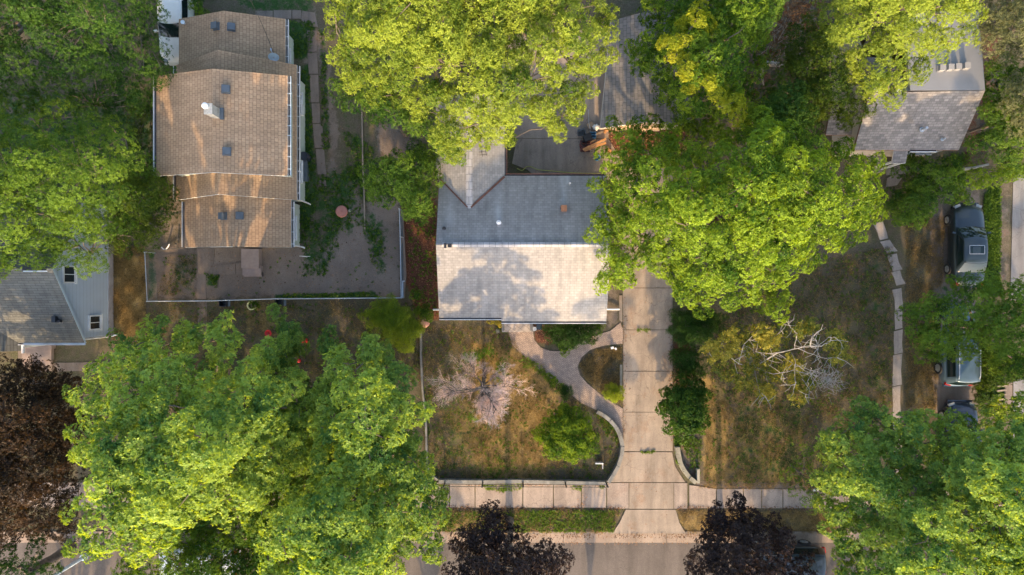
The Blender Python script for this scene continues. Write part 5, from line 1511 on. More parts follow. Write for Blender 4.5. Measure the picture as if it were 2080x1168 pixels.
def tree(label, poly, zr, zt, mat, name='tree', cat='tree', group=None, spacing=1.0, cl_r=0.78, k=5, leafL=0.20, leafW=0.085, tuft=46, seed=1,
         trunk_r=0.3, bark=None, base=None, flat=0.5, tone0=0.5, tonevar=0.22, wob=0.8, density=1.0, limbs=14, twigs=True, lower=True, spread=0.55, stretch=1.35, limb_r=None):
    C_, ctr, t = crown(poly, zr, zt, spacing, seed, wob, density=density)
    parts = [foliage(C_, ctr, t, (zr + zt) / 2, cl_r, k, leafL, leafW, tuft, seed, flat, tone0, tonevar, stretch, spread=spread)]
    if lower:      # inner leaves under the outer shell
        C2 = C_.copy(); C2 = C2[np.arange(len(C2)) % 2 == 0]; t2 = t[np.arange(len(t)) % 2 == 0]
        dz = np.minimum(1.6, (C2[:, 2] - zr) * 0.5 + 0.5)
        C2[:, 2] -= dz; C2[:, :2] = ctr + (C2[:, :2] - ctr) * 0.955
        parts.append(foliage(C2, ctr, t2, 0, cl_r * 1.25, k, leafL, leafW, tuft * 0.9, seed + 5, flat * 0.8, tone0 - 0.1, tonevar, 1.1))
    V = np.concatenate([p[0] for p in parts]); T = np.concatenate([p[1] for p in parts])
    bx, by = (base if base is not None else (ctr[0], ctr[1]))
    root = empty(name, (bx, by, 0), label, cat, group)
    np_mesh('crown', V, 4, mat, root, {'tone': T})
    if trunk_r:
        random.seed(seed * 3 + 1)
        bark = bark or M_bark
        b = MB()
        fork = Vector((bx + random.uniform(-.2, .2), by + random.uniform(-.2, .2), max(1.2, zr * 0.62)))
        path = limb_path((bx, by, -0.1), fork, 0.0, 5, 0.06)
        b.tube(path, [trunk_r * 1.35] + [trunk_r * (1 - 0.06 * i) for i in range(1, 6)], 10)
        n = len(C_)
        if n:
            # spread of limb targets, farthest-point picked
            tg = [int(np.argmax(t < 2))]
            dd = np.linalg.norm(C_ - C_[tg[0]], axis=1)
            for _ in range(min(limbs, n) - 1):
                j = int(np.argmax(dd)); tg.append(j); dd = np.minimum(dd, np.linalg.norm(C_ - C_[j], axis=1))
            pts = []
            lr = limb_r or trunk_r * 0.45
            for j in tg:
                e = Vector(C_[j]) - Vector((0, 0, 0.25)); e = fork.lerp(e, 0.93)
                pth = limb_path(fork - Vector((0, 0, random.uniform(0, 0.6))), e, 0.06, 8, 0.22)
                b.tube(pth, [lr * (1 - 0.86 * i / 8) for i in range(9)], 6, cap=False)
                pts += pth[2:]
            if twigs:
                pa = np.array([tuple(q) for q in pts])
                for j in range(n):
                    c = C_[j]; q = pa[np.argmin(np.linalg.norm(pa - c, axis=1) + 2.0 * np.maximum(0, pa[:, 2] - c[2]))]
                    b.tube(limb_path(tuple(q), (c[0], c[1], c[2] + 0.05), 0.03, 4, 0.2), [0.035, 0.03, 0.024, 0.018, 0.01], 4, cap=False)
        b.build('trunk', bark, root, smooth=True)
    return root, C_, ctr

def sub_ok(p): return p
T_ = tree
# big trees ---------------------------------------------------------------------------------------
T_('dense dark green tree filling the top left corner above the tan roof', [(-260, -200), (120, -260), (290, -90), (318, -20), (312, 60), (330, 120), (338, 165), (290, 215), (210, 232), (120, 214), (0, 205), (-120, 230), (-260, 180)], 5.0, 11.5, L_deep, spacing=0.85, cl_r=0.7, leafL=0.15, leafW=0.055, tuft=60, seed=11, tone0=0.45, k=5, limbs=12)
T_('wide mid green tree on the left edge reaching down over the pale blue house', [(-300, 230), (-100, 195), (60, 200), (190, 215), (262, 262), (300, 330), (296, 400), (250, 455), (215, 500), (196, 540), (165, 548), (135, 545), (95, 520), (55, 545), (0, 548), (-120, 560), (-300, 480)], 5.5, 12.0, L_green, spacing=0.85, cl_r=0.7, leafL=0.16, leafW=0.06, tuft=62, seed=12, tone0=0.6, limbs=16)
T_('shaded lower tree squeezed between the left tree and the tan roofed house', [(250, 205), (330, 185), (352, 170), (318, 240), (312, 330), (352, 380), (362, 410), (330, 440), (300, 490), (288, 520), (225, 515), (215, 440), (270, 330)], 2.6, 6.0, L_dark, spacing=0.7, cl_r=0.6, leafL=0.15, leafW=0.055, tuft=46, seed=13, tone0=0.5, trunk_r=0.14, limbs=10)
T_('small yellow green bush by the rear corner of the tan house beside the white car', [(388, -30), (402, -30), (410, 0), (408, 20), (398, 30), (390, 10)], 1.6, 2.6, L_green, name='bush', cat='bush', spacing=0.35, cl_r=0.3, leafL=0.13, leafW=0.05, tuft=26, seed=14, trunk_r=0.05, limbs=3)
T_('dark brown purple tree on the left edge with rusty lit leaves', [(-220, 760), (-60, 722), (50, 728), (80, 748), (110, 738), (158, 752), (140, 800), (160, 850), (152, 905), (165, 950), (145, 1010), (160, 1060), (118, 1100), (70, 1085), (30, 1110), (-40, 1120), (-220, 1060)], 4.0, 10.0, L_brownp, spacing=0.8, cl_r=0.7, leafL=0.17, leafW=0.08, tuft=52, seed=15, tone0=0.42, tonevar=0.25, limbs=14)
T_('sparse dark tree in the lower left corner over the road', [(-80, 1118), (0, 1120), (60, 1098), (98, 1092), (92, 1112), (120, 1128), (108, 1150), (92, 1200), (60, 1290), (-80, 1290)], 5.0, 8.5, L_shrub, spacing=0.95, cl_r=0.55, leafL=0.17, leafW=0.08, tuft=34, seed=16, tone0=0.35, lower=False, density=0.75, limbs=10)
T_('huge bright green maple in the lower left, its western half', [(134, 795), (170, 770), (190, 735), (236, 722), (238, 680), (290, 672), (335, 642), (368, 668), (400, 690), (425, 640), (462, 655), (500, 700), (540, 690), (568, 740), (640, 760), (640, 860), (655, 930), (640, 990), (560, 1010), (520, 1060), (470, 1040), (440, 1080), (400, 1060), (330, 1100), (300, 1130), (250, 1120), (215, 1142), (160, 1120), (132, 1092), (152, 1050), (128, 1040), (168, 960), (140, 905), (160, 860), (150, 820)], 6.5, 13.5, L_maple, group='the twin bright green maples', spacing=0.88, cl_r=0.62, leafL=0.23, leafW=0.125, tuft=42, seed=21, tone0=0.55, wob=1.0, trunk_r=0.42, limbs=22, stretch=1.5)
T_('bright green maple in the lower left, the eastern one beside the brown lawn', [(640, 780), (655, 700), (662, 660), (700, 652), (716, 690), (742, 676), (775, 700), (800, 730), (830, 755), (852, 800), (882, 826), (868, 850), (872, 890), (850, 920), (872, 960), (886, 990), (880, 1030), (908, 1062), (900, 1120), (868, 1140), (830, 1110), (790, 1170), (770, 1260), (640, 1270), (560, 1200), (520, 1100), (560, 1020), (640, 990), (600, 880), (560, 790), (600, 770)], 6.0, 12.5, L_maple, group='the twin bright green maples', spacing=0.86, cl_r=0.62, leafL=0.23, leafW=0.125, tuft=42, seed=22, tone0=0.52, wob=1.1, trunk_r=0.36, limbs=20, stretch=1.5)
T_('lower green tree at the bottom edge underneath the two bright maples', [(262, 1140), (240, 1060), (300, 960), (400, 860), (520, 780), (640, 780), (760, 800), (830, 900), (850, 1020), (840, 1110), (800, 1150), (790, 1180), (760, 1300), (300, 1300), (245, 1190), (240, 1150)], 4.2, 6.6, L_green, spacing=0.9, cl_r=0.72, leafL=0.20, leafW=0.09, tuft=50, seed=23, tone0=0.45, trunk_r=0.2, limbs=14)
T_('slim young green tree between the red toys at the top of the big maples', [(553, 622), (566, 628), (562, 640), (582, 645), (600, 665), (606, 700), (598, 745), (560, 760), (535, 745), (552, 700), (570, 668), (546, 640)], 4.0, 6.5, L_maple, spacing=0.55, cl_r=0.42, leafL=0.2, leafW=0.09, tuft=30, seed=24, tone0=0.35, trunk_r=0.08, limbs=6)
T_('giant yellow green tree at the top centre overhanging the rear wing of the grey house', [(640, -260), (610, -120), (590, -20), (636, 12), (630, 40), (662, 62), (655, 110), (688, 150), (720, 190), (760, 205), (800, 230), (832, 236), (872, 262), (890, 296), (925, 322), (944, 300), (962, 290), (990, 300), (1020, 282), (1044, 300), (1062, 268), (1082, 280), (1092, 250), (1130, 268), (1150, 262), (1172, 236), (1205, 222), (1216, 190), (1240, 165), (1245, 128), (1274, 108), (1266, 84), (1278, 60), (1240, 45), (1256, 20), (1240, -60), (1250, -180), (1150, -300), (850, -330)], 6.5, 13.5, L_bright, spacing=0.78, cl_r=0.58, leafL=0.21, leafW=0.075, tuft=46, seed=31, tone0=0.62, wob=0.8, trunk_r=0.5, limbs=26, stretch=1.2)
T_('darker green lower tree under the left edge of the giant top centre tree', [(660, 130), (700, 170), (780, 190), (860, 230), (905, 270), (940, 320), (920, 330), (885, 300), (850, 270), (815, 262), (780, 240), (735, 225), (690, 205), (664, 180)], 4.5, 7.0, L_green, spacing=0.75, cl_r=0.6, leafL=0.19, leafW=0.07, tuft=46, seed=32, tone0=0.4, trunk_r=0.2, limbs=8)
T_('small mid green tree leaning against the left side of the grey house', [(742, 345), (770, 318), (800, 298), (850, 300), (890, 305), (888, 340), (902, 365), (885, 385), (890, 405), (868, 430), (850, 445), (830, 430), (800, 420), (760, 400), (740, 375)], 3.0, 5.2, L_green, spacing=0.62, cl_r=0.52, leafL=0.17, leafW=0.07, tuft=44, seed=33, tone0=0.5, trunk_r=0.13, limbs=10, bark=M_bark)
T_('green tree with yellow tipped sprays beside the garage at the top', [(1320, -90), (1320, 10), (1330, 35), (1312, 58), (1285, 78), (1276, 112), (1296, 135), (1330, 152), (1334, 190), (1358, 215), (1385, 255), (1440, 262), (1478, 240), (1530, 250), (1552, 220), (1530, 190), (1556, 140), (1545, 90), (1570, 40), (1560, -90)], 5.5, 9.0, L_fresh, spacing=0.72, cl_r=0.56, leafL=0.20, leafW=0.085, tuft=36, seed=41, tone0=0.35, wob=1.0, trunk_r=0.24, limbs=14)
T_('yellow leaf sprays painting sunlight onto the top of the tree beside the garage', [(1330, 62), (1372, 68), (1400, 20), (1436, 0), (1440, 60), (1404, 90), (1398, 110), (1430, 135), (1470, 150), (1470, 190), (1520, 210), (1510, 235), (1470, 245), (1450, 210), (1400, 180), (1385, 130), (1345, 100)], 8.4, 10.4, L_lemon, spacing=0.55, cl_r=0.46, leafL=0.18, leafW=0.085, tuft=34, seed=42, tone0=0.6, tonevar=0.2, trunk_r=0.12, limbs=10, density=1.0, lower=False)  # separate crown of yellow leaves standing in for sunlit clumps
T_('broad bright green tree right of the grey house above the driveway', [(1198, 352), (1222, 330), (1212, 300), (1238, 285), (1240, 252), (1282, 238), (1330, 244), (1380, 246), (1420, 270), (1470, 262), (1500, 262), (1530, 220), (1570, 210), (1620, 250), (1650, 262), (1690, 282), (1720, 295), (1756, 300), (1790, 318), (1812, 342), (1795, 370), (1800, 400), (1780, 420), (1795, 445), (1760, 480), (1740, 500), (1730, 520), (1690, 520), (1660, 548), (1640, 560), (1610, 575), (1612, 600), (1580, 612), (1592, 640), (1555, 622), (1520, 628), (1480, 640), (1468, 620), (1440, 645), (1410, 648), (1392, 628), (1366, 606), (1380, 585), (1362, 560), (1370, 540), (1352, 535), (1345, 570), (1330, 592), (1300, 578), (1282, 590), (1245, 588), (1222, 575), (1228, 545), (1205, 515), (1210, 480), (1198, 440), (1232, 425), (1225, 390), (1200, 380)], 5.5, 11.5, L_fresh, spacing=0.74, cl_r=0.56, leafL=0.20, leafW=0.09, tuft=42, seed=51, tone0=0.58, wob=0.75, trunk_r=0.4, limbs=26, stretch=1.25)
T_('deep green tree between the yellow tipped tree and the upper right house', [(1560, 190), (1500, 250), (1560, 290), (1640, 290), (1660, 240), (1650, 200), (1640, 150), (1600, 130), (1570, 150)], 4.0, 7.5, L_deep, spacing=0.75, cl_r=0.62, leafL=0.18, leafW=0.07, tuft=50, seed=52, tone0=0.55, trunk_r=0.2, limbs=10)
T_('dark green tree in the gap at the top edge right of the yellow tipped tree', [(1480, -60), (1560, -60), (1600, -20), (1585, 40), (1560, 75), (1520, 70), (1490, 30)], 5.0, 8.0, L_green, spacing=0.8, cl_r=0.62, leafL=0.18, leafW=0.075, tuft=44, seed=53, tone0=0.5, trunk_r=0.2, limbs=8)
T_('yellow green locust tree hanging over the upper right house roof', [(1670, -180), (1660, -30), (1690, 20), (1668, 60), (1700, 110), (1730, 140), (1745, 190), (1790, 185), (1810, 205), (1835, 195), (1850, 175), (1872, 160), (1880, 120), (1910, 108), (1950, 110), (1975, 85), (1995, 60), (1985, 20), (2015, -20), (1990, -180)], 6.5, 12.0, L_bright, spacing=0.8, cl_r=0.6, leafL=0.16, leafW=0.065, tuft=60, seed=54, tone0=0.75, wob=0.8, trunk_r=0.3, limbs=18)
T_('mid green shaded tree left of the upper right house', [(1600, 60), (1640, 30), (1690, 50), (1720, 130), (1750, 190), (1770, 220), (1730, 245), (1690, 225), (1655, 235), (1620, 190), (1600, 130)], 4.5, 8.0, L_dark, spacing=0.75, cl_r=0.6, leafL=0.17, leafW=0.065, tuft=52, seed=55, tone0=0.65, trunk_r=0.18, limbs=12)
T_('dull olive tree in the upper right corner', [(2010, -120), (2025, 0), (2000, 50), (2005, 90), (2050, 130), (2080, 120), (2200, 120), (2200, -120)], 5.0, 9.0, L_olive, spacing=0.75, cl_r=0.6, leafL=0.14, leafW=0.055, tuft=60, seed=56, tone0=0.45, trunk_r=0.2, limbs=10)
T_('mid green bushy tree at the right edge beside the upper right house', [(2000, 105), (2040, 110), (2090, 130), (2180, 150), (2180, 330), (2060, 330), (2020, 310), (1990, 290), (2012, 260), (1998, 225), (2010, 180), (1998, 150)], 3.5, 6.5, L_green, spacing=0.75, cl_r=0.58, leafL=0.17, leafW=0.07, tuft=48, seed=57, tone0=0.55, trunk_r=0.16, limbs=12)
T_('pale sage green shrub at the right edge below the olive tree', [(2058, 165), (2090, 150), (2180, 160), (2180, 280), (2080, 268), (2052, 240), (2048, 200)], 6.6, 8.0, L_olive, name='shrub', cat='shrub', spacing=0.6, cl_r=0.45, leafL=0.12, leafW=0.05, tuft=46, seed=58, tone0=0.75, trunk_r=0.1, limbs=6, tonevar=0.15)
T_('yellow green hedge below the upper right house at the right edge', [(1935, 330), (1960, 352), (2010, 345), (2060, 332), (2180, 325), (2180, 372), (2080, 362), (2040, 372), (2000, 378), (1955, 385), (1930, 362)], 1.4, 2.6, L_fresh, name='hedge', cat='hedge', spacing=0.5, cl_r=0.42, leafL=0.14, leafW=0.06, tuft=38, seed=59, tone0=0.6, trunk_r=0.06, limbs=8)
T_('green shrubs under the front wall of the upper right house', [(1835, 315), (1880, 322), (1930, 312), (1965, 330), (1945, 372), (1960, 400), (1905, 400), (1900, 430), (1870, 452), (1830, 455), (1806, 430), (1815, 400), (1852, 372), (1840, 345)], 1.3, 3.2, L_green, name='shrub', cat='shrub', spacing=0.55, cl_r=0.48, leafL=0.15, leafW=0.065, tuft=42, seed=60, tone0=0.48, trunk_r=0.07, limbs=10)
T_('small green bush at the front bumper of the slate blue car', [(1955, 388), (1968, 395), (1985, 402), (1975, 414), (1955, 420), (1940, 410)], 1.1, 1.7, L_green, name='bush', cat='bush', spacing=0.35, cl_r=0.3, leafL=0.13, leafW=0.05, tuft=24, seed=61, trunk_r=0.03, limbs=3, lower=False)
T_('green tree on the right edge covering the front of the steel blue estate car', [(1838, 655), (1858, 615), (1895, 590), (1925, 560), (1968, 575), (2000, 562), (2032, 580), (2070, 558), (2180, 575), (2200, 700), (2180, 800), (2100, 790), (2060, 765), (2030, 745), (1985, 722), (1960, 735), (1940, 722), (1905, 745), (1870, 732), (1845, 700)], 5.0, 8.5, L_green, spacing=0.8, cl_r=0.64, leafL=0.17, leafW=0.065, tuft=54, seed=62, tone0=0.6, trunk_r=0.22, limbs=14)
T_('large green maple filling the lower right corner with yellow lit sprays', [(1650, 975), (1668, 925), (1672, 880), (1705, 866), (1682, 836), (1735, 845), (1768, 800), (1800, 825), (1838, 822), (1862, 838), (1896, 838), (1925, 866), (1972, 856), (2010, 835), (2060, 815), (2200, 840), (2330, 950), (2330, 1200), (2200, 1330), (1900, 1350), (1760, 1290), (1715, 1170), (1738, 1140), (1690, 1120), (1705, 1085), (1668, 1060), (1680, 1020), (1640, 985)], 6.0, 12.5, L_maple, spacing=0.86, cl_r=0.62, leafL=0.23, leafW=0.125, tuft=38, seed=63, tone0=0.5, wob=1.0, trunk_r=0.42, limbs=22, stretch=1.45)
T_('sparse low green sapling reaching over the lawn left of the large lower right maple', [(1590, 955), (1620, 925), (1655, 900), (1680, 930), (1690, 1000), (1660, 1040), (1630, 1020), (1600, 985)], 2.6, 4.2, L_green, spacing=0.6, cl_r=0.42, leafL=0.16, leafW=0.06, tuft=13, seed=103, tone0=0.4, trunk_r=0.06, limbs=8, lower=False)
T_('dark purple maple at the bottom centre left of the driveway', [(895, 1230), (905, 1150), (930, 1120), (918, 1078), (960, 1072), (985, 1030), (1012, 1055), (1040, 1072), (1062, 1092), (1100, 1105), (1130, 1128), (1156, 1140), (1145, 1180), (1130, 1290), (900, 1300)], 6.8, 11.6, L_purple, group='dark purple street maples', spacing=0.72, cl_r=0.55, leafL=0.17, leafW=0.10, tuft=44, seed=71, tone0=0.5, trunk_r=0.2, limbs=14, base=P(1036, 1056)[:2])
T_('dark purple maple at the bottom right of the driveway', [(1398, 1260), (1402, 1165), (1398, 1110), (1440, 1078), (1432, 1048), (1478, 1032), (1504, 1004), (1530, 1045), (1570, 1052), (1600, 1080), (1612, 1110), (1640, 1125), (1652, 1165), (1640, 1300), (1420, 1300)], 6.2, 10.2, L_purple, group='dark purple street maples', spacing=0.72, cl_r=0.55, leafL=0.17, leafW=0.10, tuft=46, seed=72, tone0=0.45, trunk_r=0.2, limbs=14, base=P(1462, 1056)[:2])
# shrubs ------------------------------------------------------------------------------------------
T_('round bright green ornamental tree on the front lawn near the curved wall', [(1096, 870), (1105, 848), (1130, 838), (1150, 832), (1172, 840), (1192, 850), (1200, 872), (1215, 890), (1212, 912), (1195, 930), (1175, 938), (1150, 932), (1128, 935), (1112, 922), (1100, 905), (1090, 885)], 1.6, 2.9, L_fresh, spacing=0.42, cl_r=0.36, leafL=0.15, leafW=0.065, tuft=38, seed=81, tone0=0.42, trunk_r=0.07, limbs=10, wob=0.35)
T_('dark green hedge under the front eave of the grey house', [(1112, 654), (1200, 654), (1212, 668), (1208, 690), (1190, 700), (1160, 706), (1130, 704), (1110, 690), (1106, 668)], 0.9, 1.5, L_shrub, name='hedge', cat='hedge', spacing=0.34, cl_r=0.32, leafL=0.10, leafW=0.045, tuft=40, seed=82, tone0=0.4, trunk_r=0.05, limbs=8, wob=0.2)
T_('fresh green shoots at the path edge of the dark hedge', [(1135, 700), (1165, 700), (1158, 716), (1146, 722)], 0.5, 0.8, L_fresh, name='shrub', cat='shrub', spacing=0.28, cl_r=0.22, leafL=0.12, leafW=0.04, tuft=22, seed=83, tone0=0.5, trunk_r=0.02, limbs=3, wob=0.1, lower=False)
T_('small green shrub right of the dark hedge under the eave', [(1200, 658), (1222, 656), (1224, 672), (1206, 680)], 0.5, 0.9, L_weed, name='shrub', cat='shrub', spacing=0.28, cl_r=0.24, leafL=0.10, leafW=0.04, tuft=26, seed=84, tone0=0.55, trunk_r=0.02, limbs=3, wob=0.1)
T_('yellow flowering bush in the roof corner of the grey house', [(992, 646), (1016, 647), (1016, 660), (1004, 664), (994, 656)], 1.0, 1.4, L_yellow, name='bush', cat='bush', spacing=0.26, cl_r=0.2, leafL=0.10, leafW=0.045, tuft=22, seed=85, tone0=0.85, tonevar=0.1, trunk_r=0.02, limbs=3, wob=0.1)
T_('feathery yellow green shrub below the corner of the chain link fence', [(735, 650), (752, 625), (780, 612), (810, 610), (822, 630), (840, 650), (852, 668), (840, 690), (820, 712), (795, 690), (760, 672)], 1.2, 2.4, L_fern, name='shrub', cat='shrub', spacing=0.4, cl_r=0.36, leafL=0.24, leafW=0.022, tuft=52, seed=86, tone0=0.4, tonevar=0.15, trunk_r=0.06, limbs=8, k=6, wob=0.2, stretch=1.8)
T_('green bush at the bottom of the red brown mulch bed', [(845, 622), (866, 618), (880, 630), (876, 645), (855, 648), (842, 636)], 0.8, 1.3, L_weed, name='bush', cat='bush', spacing=0.3, cl_r=0.28, leafL=0.13, leafW=0.05, tuft=24, seed=87, tone0=0.5, trunk_r=0.02, limbs=3, wob=0.1)
T_('lime green weeds climbing beside the mulch bed', [(836, 586), (850, 590), (862, 608), (850, 616), (838, 604)], 0.6, 1.0, L_fresh, name='bush', cat='bush', spacing=0.28, cl_r=0.24, leafL=0.12, leafW=0.055, tuft=18, seed=88, tone0=0.5, trunk_r=0.02, limbs=3, wob=0.1, lower=False)
T_('dark feathery juniper at the driveway edge just below the broad green tree', [(1368, 632), (1400, 628), (1445, 638), (1462, 655), (1448, 690), (1430, 702), (1400, 702), (1378, 690), (1366, 665)], 1.0, 2.2, L_shrub, name='shrub', cat='shrub', spacing=0.42, cl_r=0.4, leafL=0.22, leafW=0.025, tuft=60, seed=89, tone0=0.5, tonevar=0.15, trunk_r=0.06, limbs=8, k=6, wob=0.2, stretch=1.6)
T_('blue green low shrub in the middle of the bed right of the driveway', [(1372, 712), (1400, 702), (1430, 712), (1442, 740), (1430, 765), (1405, 775), (1382, 765), (1368, 740)], 0.7, 1.4, L_shrub, name='shrub', cat='shrub', spacing=0.4, cl_r=0.36, leafL=0.14, leafW=0.04, tuft=46, seed=90, tone0=0.5, trunk_r=0.04, limbs=6, wob=0.15)
T_('large glossy leaved shrub bulging over the driveway edge', [(1342, 838), (1352, 820), (1348, 800), (1372, 782), (1400, 770), (1432, 785), (1442, 815), (1440, 850), (1425, 875), (1400, 892), (1372, 885), (1350, 868)], 1.5, 3.2, L_deep, name='shrub', cat='shrub', spacing=0.45, cl_r=0.4, leafL=0.17, leafW=0.10, tuft=32, seed=91, tone0=0.6, trunk_r=0.08, limbs=10, wob=0.3)
T_('spiky blue green clump at the left edge of the paver path', [(1136, 786), (1150, 782), (1160, 795), (1150, 810), (1136, 806)], 0.35, 0.6, L_shrub, name='plant', cat='plant', spacing=0.24, cl_r=0.2, leafL=0.26, leafW=0.025, tuft=18, seed=92, tone0=0.8, trunk_r=0.015, limbs=2, wob=0.05, k=7, lower=False)
T_('yellow green spiky grass clump between the path and the driveway', [(1228, 786), (1262, 784), (1264, 806), (1250, 816), (1232, 804)], 0.4, 0.7, L_fern, name='plant', cat='plant', spacing=0.24, cl_r=0.22, leafL=0.28, leafW=0.025, tuft=20, seed=93, tone0=0.7, trunk_r=0.015, limbs=2, wob=0.05, k=7, lower=False)
T_('green plant inside the yellow rimmed planter', [(508, 612), (522, 611), (525, 624), (512, 628)], 0.42, 0.6, L_weed, name='plant', cat='plant', spacing=0.14, cl_r=0.12, leafL=0.1, leafW=0.04, tuft=14, seed=94, tone0=0.4, trunk_r=0.01, limbs=2, wob=0.03, lower=False)
T_('leafy green shrub row between the ivy strip and the timber steps', [(1990, 700), (2025, 690), (2070, 700), (2080, 760), (2040, 768), (2020, 800), (2010, 840), (1985, 840), (1992, 780), (2000, 740)], 1.0, 2.4, L_dark, name='shrub', cat='shrub', spacing=0.5, cl_r=0.42, leafL=0.15, leafW=0.06, tuft=36, seed=95, tone0=0.5, trunk_r=0.05, limbs=6, wob=0.2)
T_('unseen slender tree across the street that dapples the driveway with shade', [(1178, 1560), (1205, 1505), (1285, 1480), (1370, 1500), (1410, 1570), (1360, 1650), (1235, 1655)], 6.0, 11.5, L_green, spacing=1.0, cl_r=0.55, leafL=0.26, leafW=0.13, tuft=26, seed=96, trunk_r=0.17, limbs=8, base=P(1203, 1446)[:2])  # out of frame, crown shaped for the shade on the driveway

T_('unseen tall tree across the street, shading the brown front lawn', [(775, 1640), (810, 1590), (870, 1580), (915, 1600), (930, 1660), (900, 1740), (820, 1750), (780, 1710)], 5.6, 11.0, L_green, spacing=1.0, cl_r=0.75, leafL=0.3, leafW=0.15, tuft=26, seed=97, trunk_r=0.25, limbs=8)  # out of frame, placed and sized for its shade on the lawn
T_('unseen spreading tree across the street, added to shade the pale blue house', [(-160, 1640), (-60, 1580), (90, 1570), (190, 1620), (200, 1740), (60, 1820), (-120, 1790)], 5.0, 12.5, L_green, spacing=1.1, cl_r=0.85, leafL=0.32, leafW=0.16, tuft=26, seed=104, trunk_r=0.3, limbs=9)  # never in view; put in to shade the blue house roof
T_('unseen tall tree across the street, added to shade the right hand lawn', [(1590, 1700), (1650, 1650), (1740, 1650), (1800, 1700), (1800, 1780), (1730, 1840), (1640, 1840), (1590, 1790)], 6.8, 13.0, L_green, spacing=1.0, cl_r=0.8, leafL=0.3, leafW=0.15, tuft=24, seed=99, trunk_r=0.25, limbs=8)  # extra crown beyond the frame, added for more lawn shade
T_('unseen broad tree across the street, shading the right lawn and sidewalk', [(1700, 1560), (1850, 1500), (2000, 1500), (2150, 1560), (2200, 1750), (2050, 1900), (1800, 1880), (1690, 1740)], 3.5, 14.0, L_green, spacing=1.2, cl_r=0.9, leafL=0.32, leafW=0.16, tuft=26, seed=98, trunk_r=0.35, limbs=10)  # outside the frame, sized so its shade covers the right side
T_('brown dry leaved brush pile in the gap at the top between the trees', [(1555, -20), (1620, -20), (1690, 10), (1672, 60), (1610, 80), (1590, 110), (1545, 130), (1535, 90), (1575, 50)], 1.6, 3.0, L_dry, name='brush_pile', cat='brush', spacing=0.55, cl_r=0.42, leafL=0.16, leafW=0.05, tuft=12, seed=101, tone0=0.15, trunk_r=0.05, limbs=10, wob=0.4, lower=False)
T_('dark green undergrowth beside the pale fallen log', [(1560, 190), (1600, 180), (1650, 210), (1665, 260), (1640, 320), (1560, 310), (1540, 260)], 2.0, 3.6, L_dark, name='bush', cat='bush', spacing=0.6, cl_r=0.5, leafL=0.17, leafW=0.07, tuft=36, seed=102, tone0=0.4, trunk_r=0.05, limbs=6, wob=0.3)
for pth, rr_, lab in (([(1545, 124, 3.0), (1556, 129, 3.0), (1575, 130, 2.9), (1592, 134, 2.8)], [0.13, 0.15, 0.13, 0.09], 'thick pale fallen log lying left to right in the dark gap'), ([(1547, 134, 2.9), (1547, 150, 2.4), (1551, 172, 1.8)], [0.1, 0.09, 0.05], 'thinner pale log pointing down from the thick fallen log')):
    b = MB(); b.tube([P(*q) for q in pth], rr_, 8); tag(b.build('fallen_log', M_barkpale, smooth=True), lab, 'log')
b = MB(); random.seed(4)
for _ in range(70):
    p0 = Vector(P(random.uniform(1550, 1640), random.uniform(40, 130), random.uniform(1.0, 2.6))); d = Vector((random.gauss(0, 1), random.gauss(0, 1), random.gauss(0, .3))).normalized() * random.uniform(0.5, 1.6)
    b.tube([p0, p0 + d * 0.5 + Vector((random.gauss(0, .1), random.gauss(0, .1), .1)), p0 + d], [0.02, 0.015, 0.006], 4, cap=False)
tag(b.build('dead_branches', M_woodold), kind='stuff')
# dead pink-twigged tree -------------------------------------------------------------------------
def twig_tree(label, base, zfork, tips_fn, seed, mat, n_main=16, trunk_r=0.11, depth=3, name='dead_tree'):
    random.seed(seed)
    root = empty(name, (base[0], base[1], 0), label, 'tree')
    b = MB(); fork = Vector((base[0], base[1], zfork))
    b.tube(limb_path((base[0], base[1], -0.05), fork, 0, 5, 0.05), [trunk_r * 1.3, trunk_r, trunk_r * .95, trunk_r * .9, trunk_r * .8, trunk_r * .7], 8)
    tw = []
    def grow(p, d, L, r, lev):
        n = 5; pth = [p]; q = p
        for i in range(n):
            d = (d + Vector((random.gauss(0, .16), random.gauss(0, .16), random.gauss(0.0, .09)))).normalized()
            q = q + d * L / n; pth.append(q)
        if lev <= 1: b.tube(pth, [r * (1 - 0.8 * i / n) for i in range(n + 1)], 5, cap=False)
        else: tw.append((pth, r))
        if lev < depth:
            kk = [8, 7, 6][lev] if lev < 3 else 4
            for i in range(kk):
                t = 0.25 + 0.75 * (i + random.random() * 0.6) / kk
                j = min(n - 1, int(t * n)); s = pth[j].lerp(pth[j + 1], t * n - j if t * n - j < 1 else 1.0)
                a = random.uniform(0.35, 0.95) * random.choice((-1, 1))
                ax = Vector((random.gauss(0, .5), random.gauss(0, .5), 1)).normalized()
                nd = (Matrix.Rotation(a, 3, ax) @ d + Vector((0, 0, random.uniform(-0.25, 0.3)))).normalized()
                grow(s, nd, L * random.uniform(0.38, 0.62), r * 0.5, lev + 1)
    tips_fn(grow, fork)
    b.build('trunk', M_bark if mat is M_twig else mat, root, smooth=True)
    t = MB()
    for pth, r in tw:
        t.tube(pth, [max(0.004, 0.8 * r * (1 - 0.7 * i / 5)) for i in range(6)], 3, cap=False)
    t.build('twigs', mat, root)
    return root
bx_, by_ = P(984, 768)[:2]
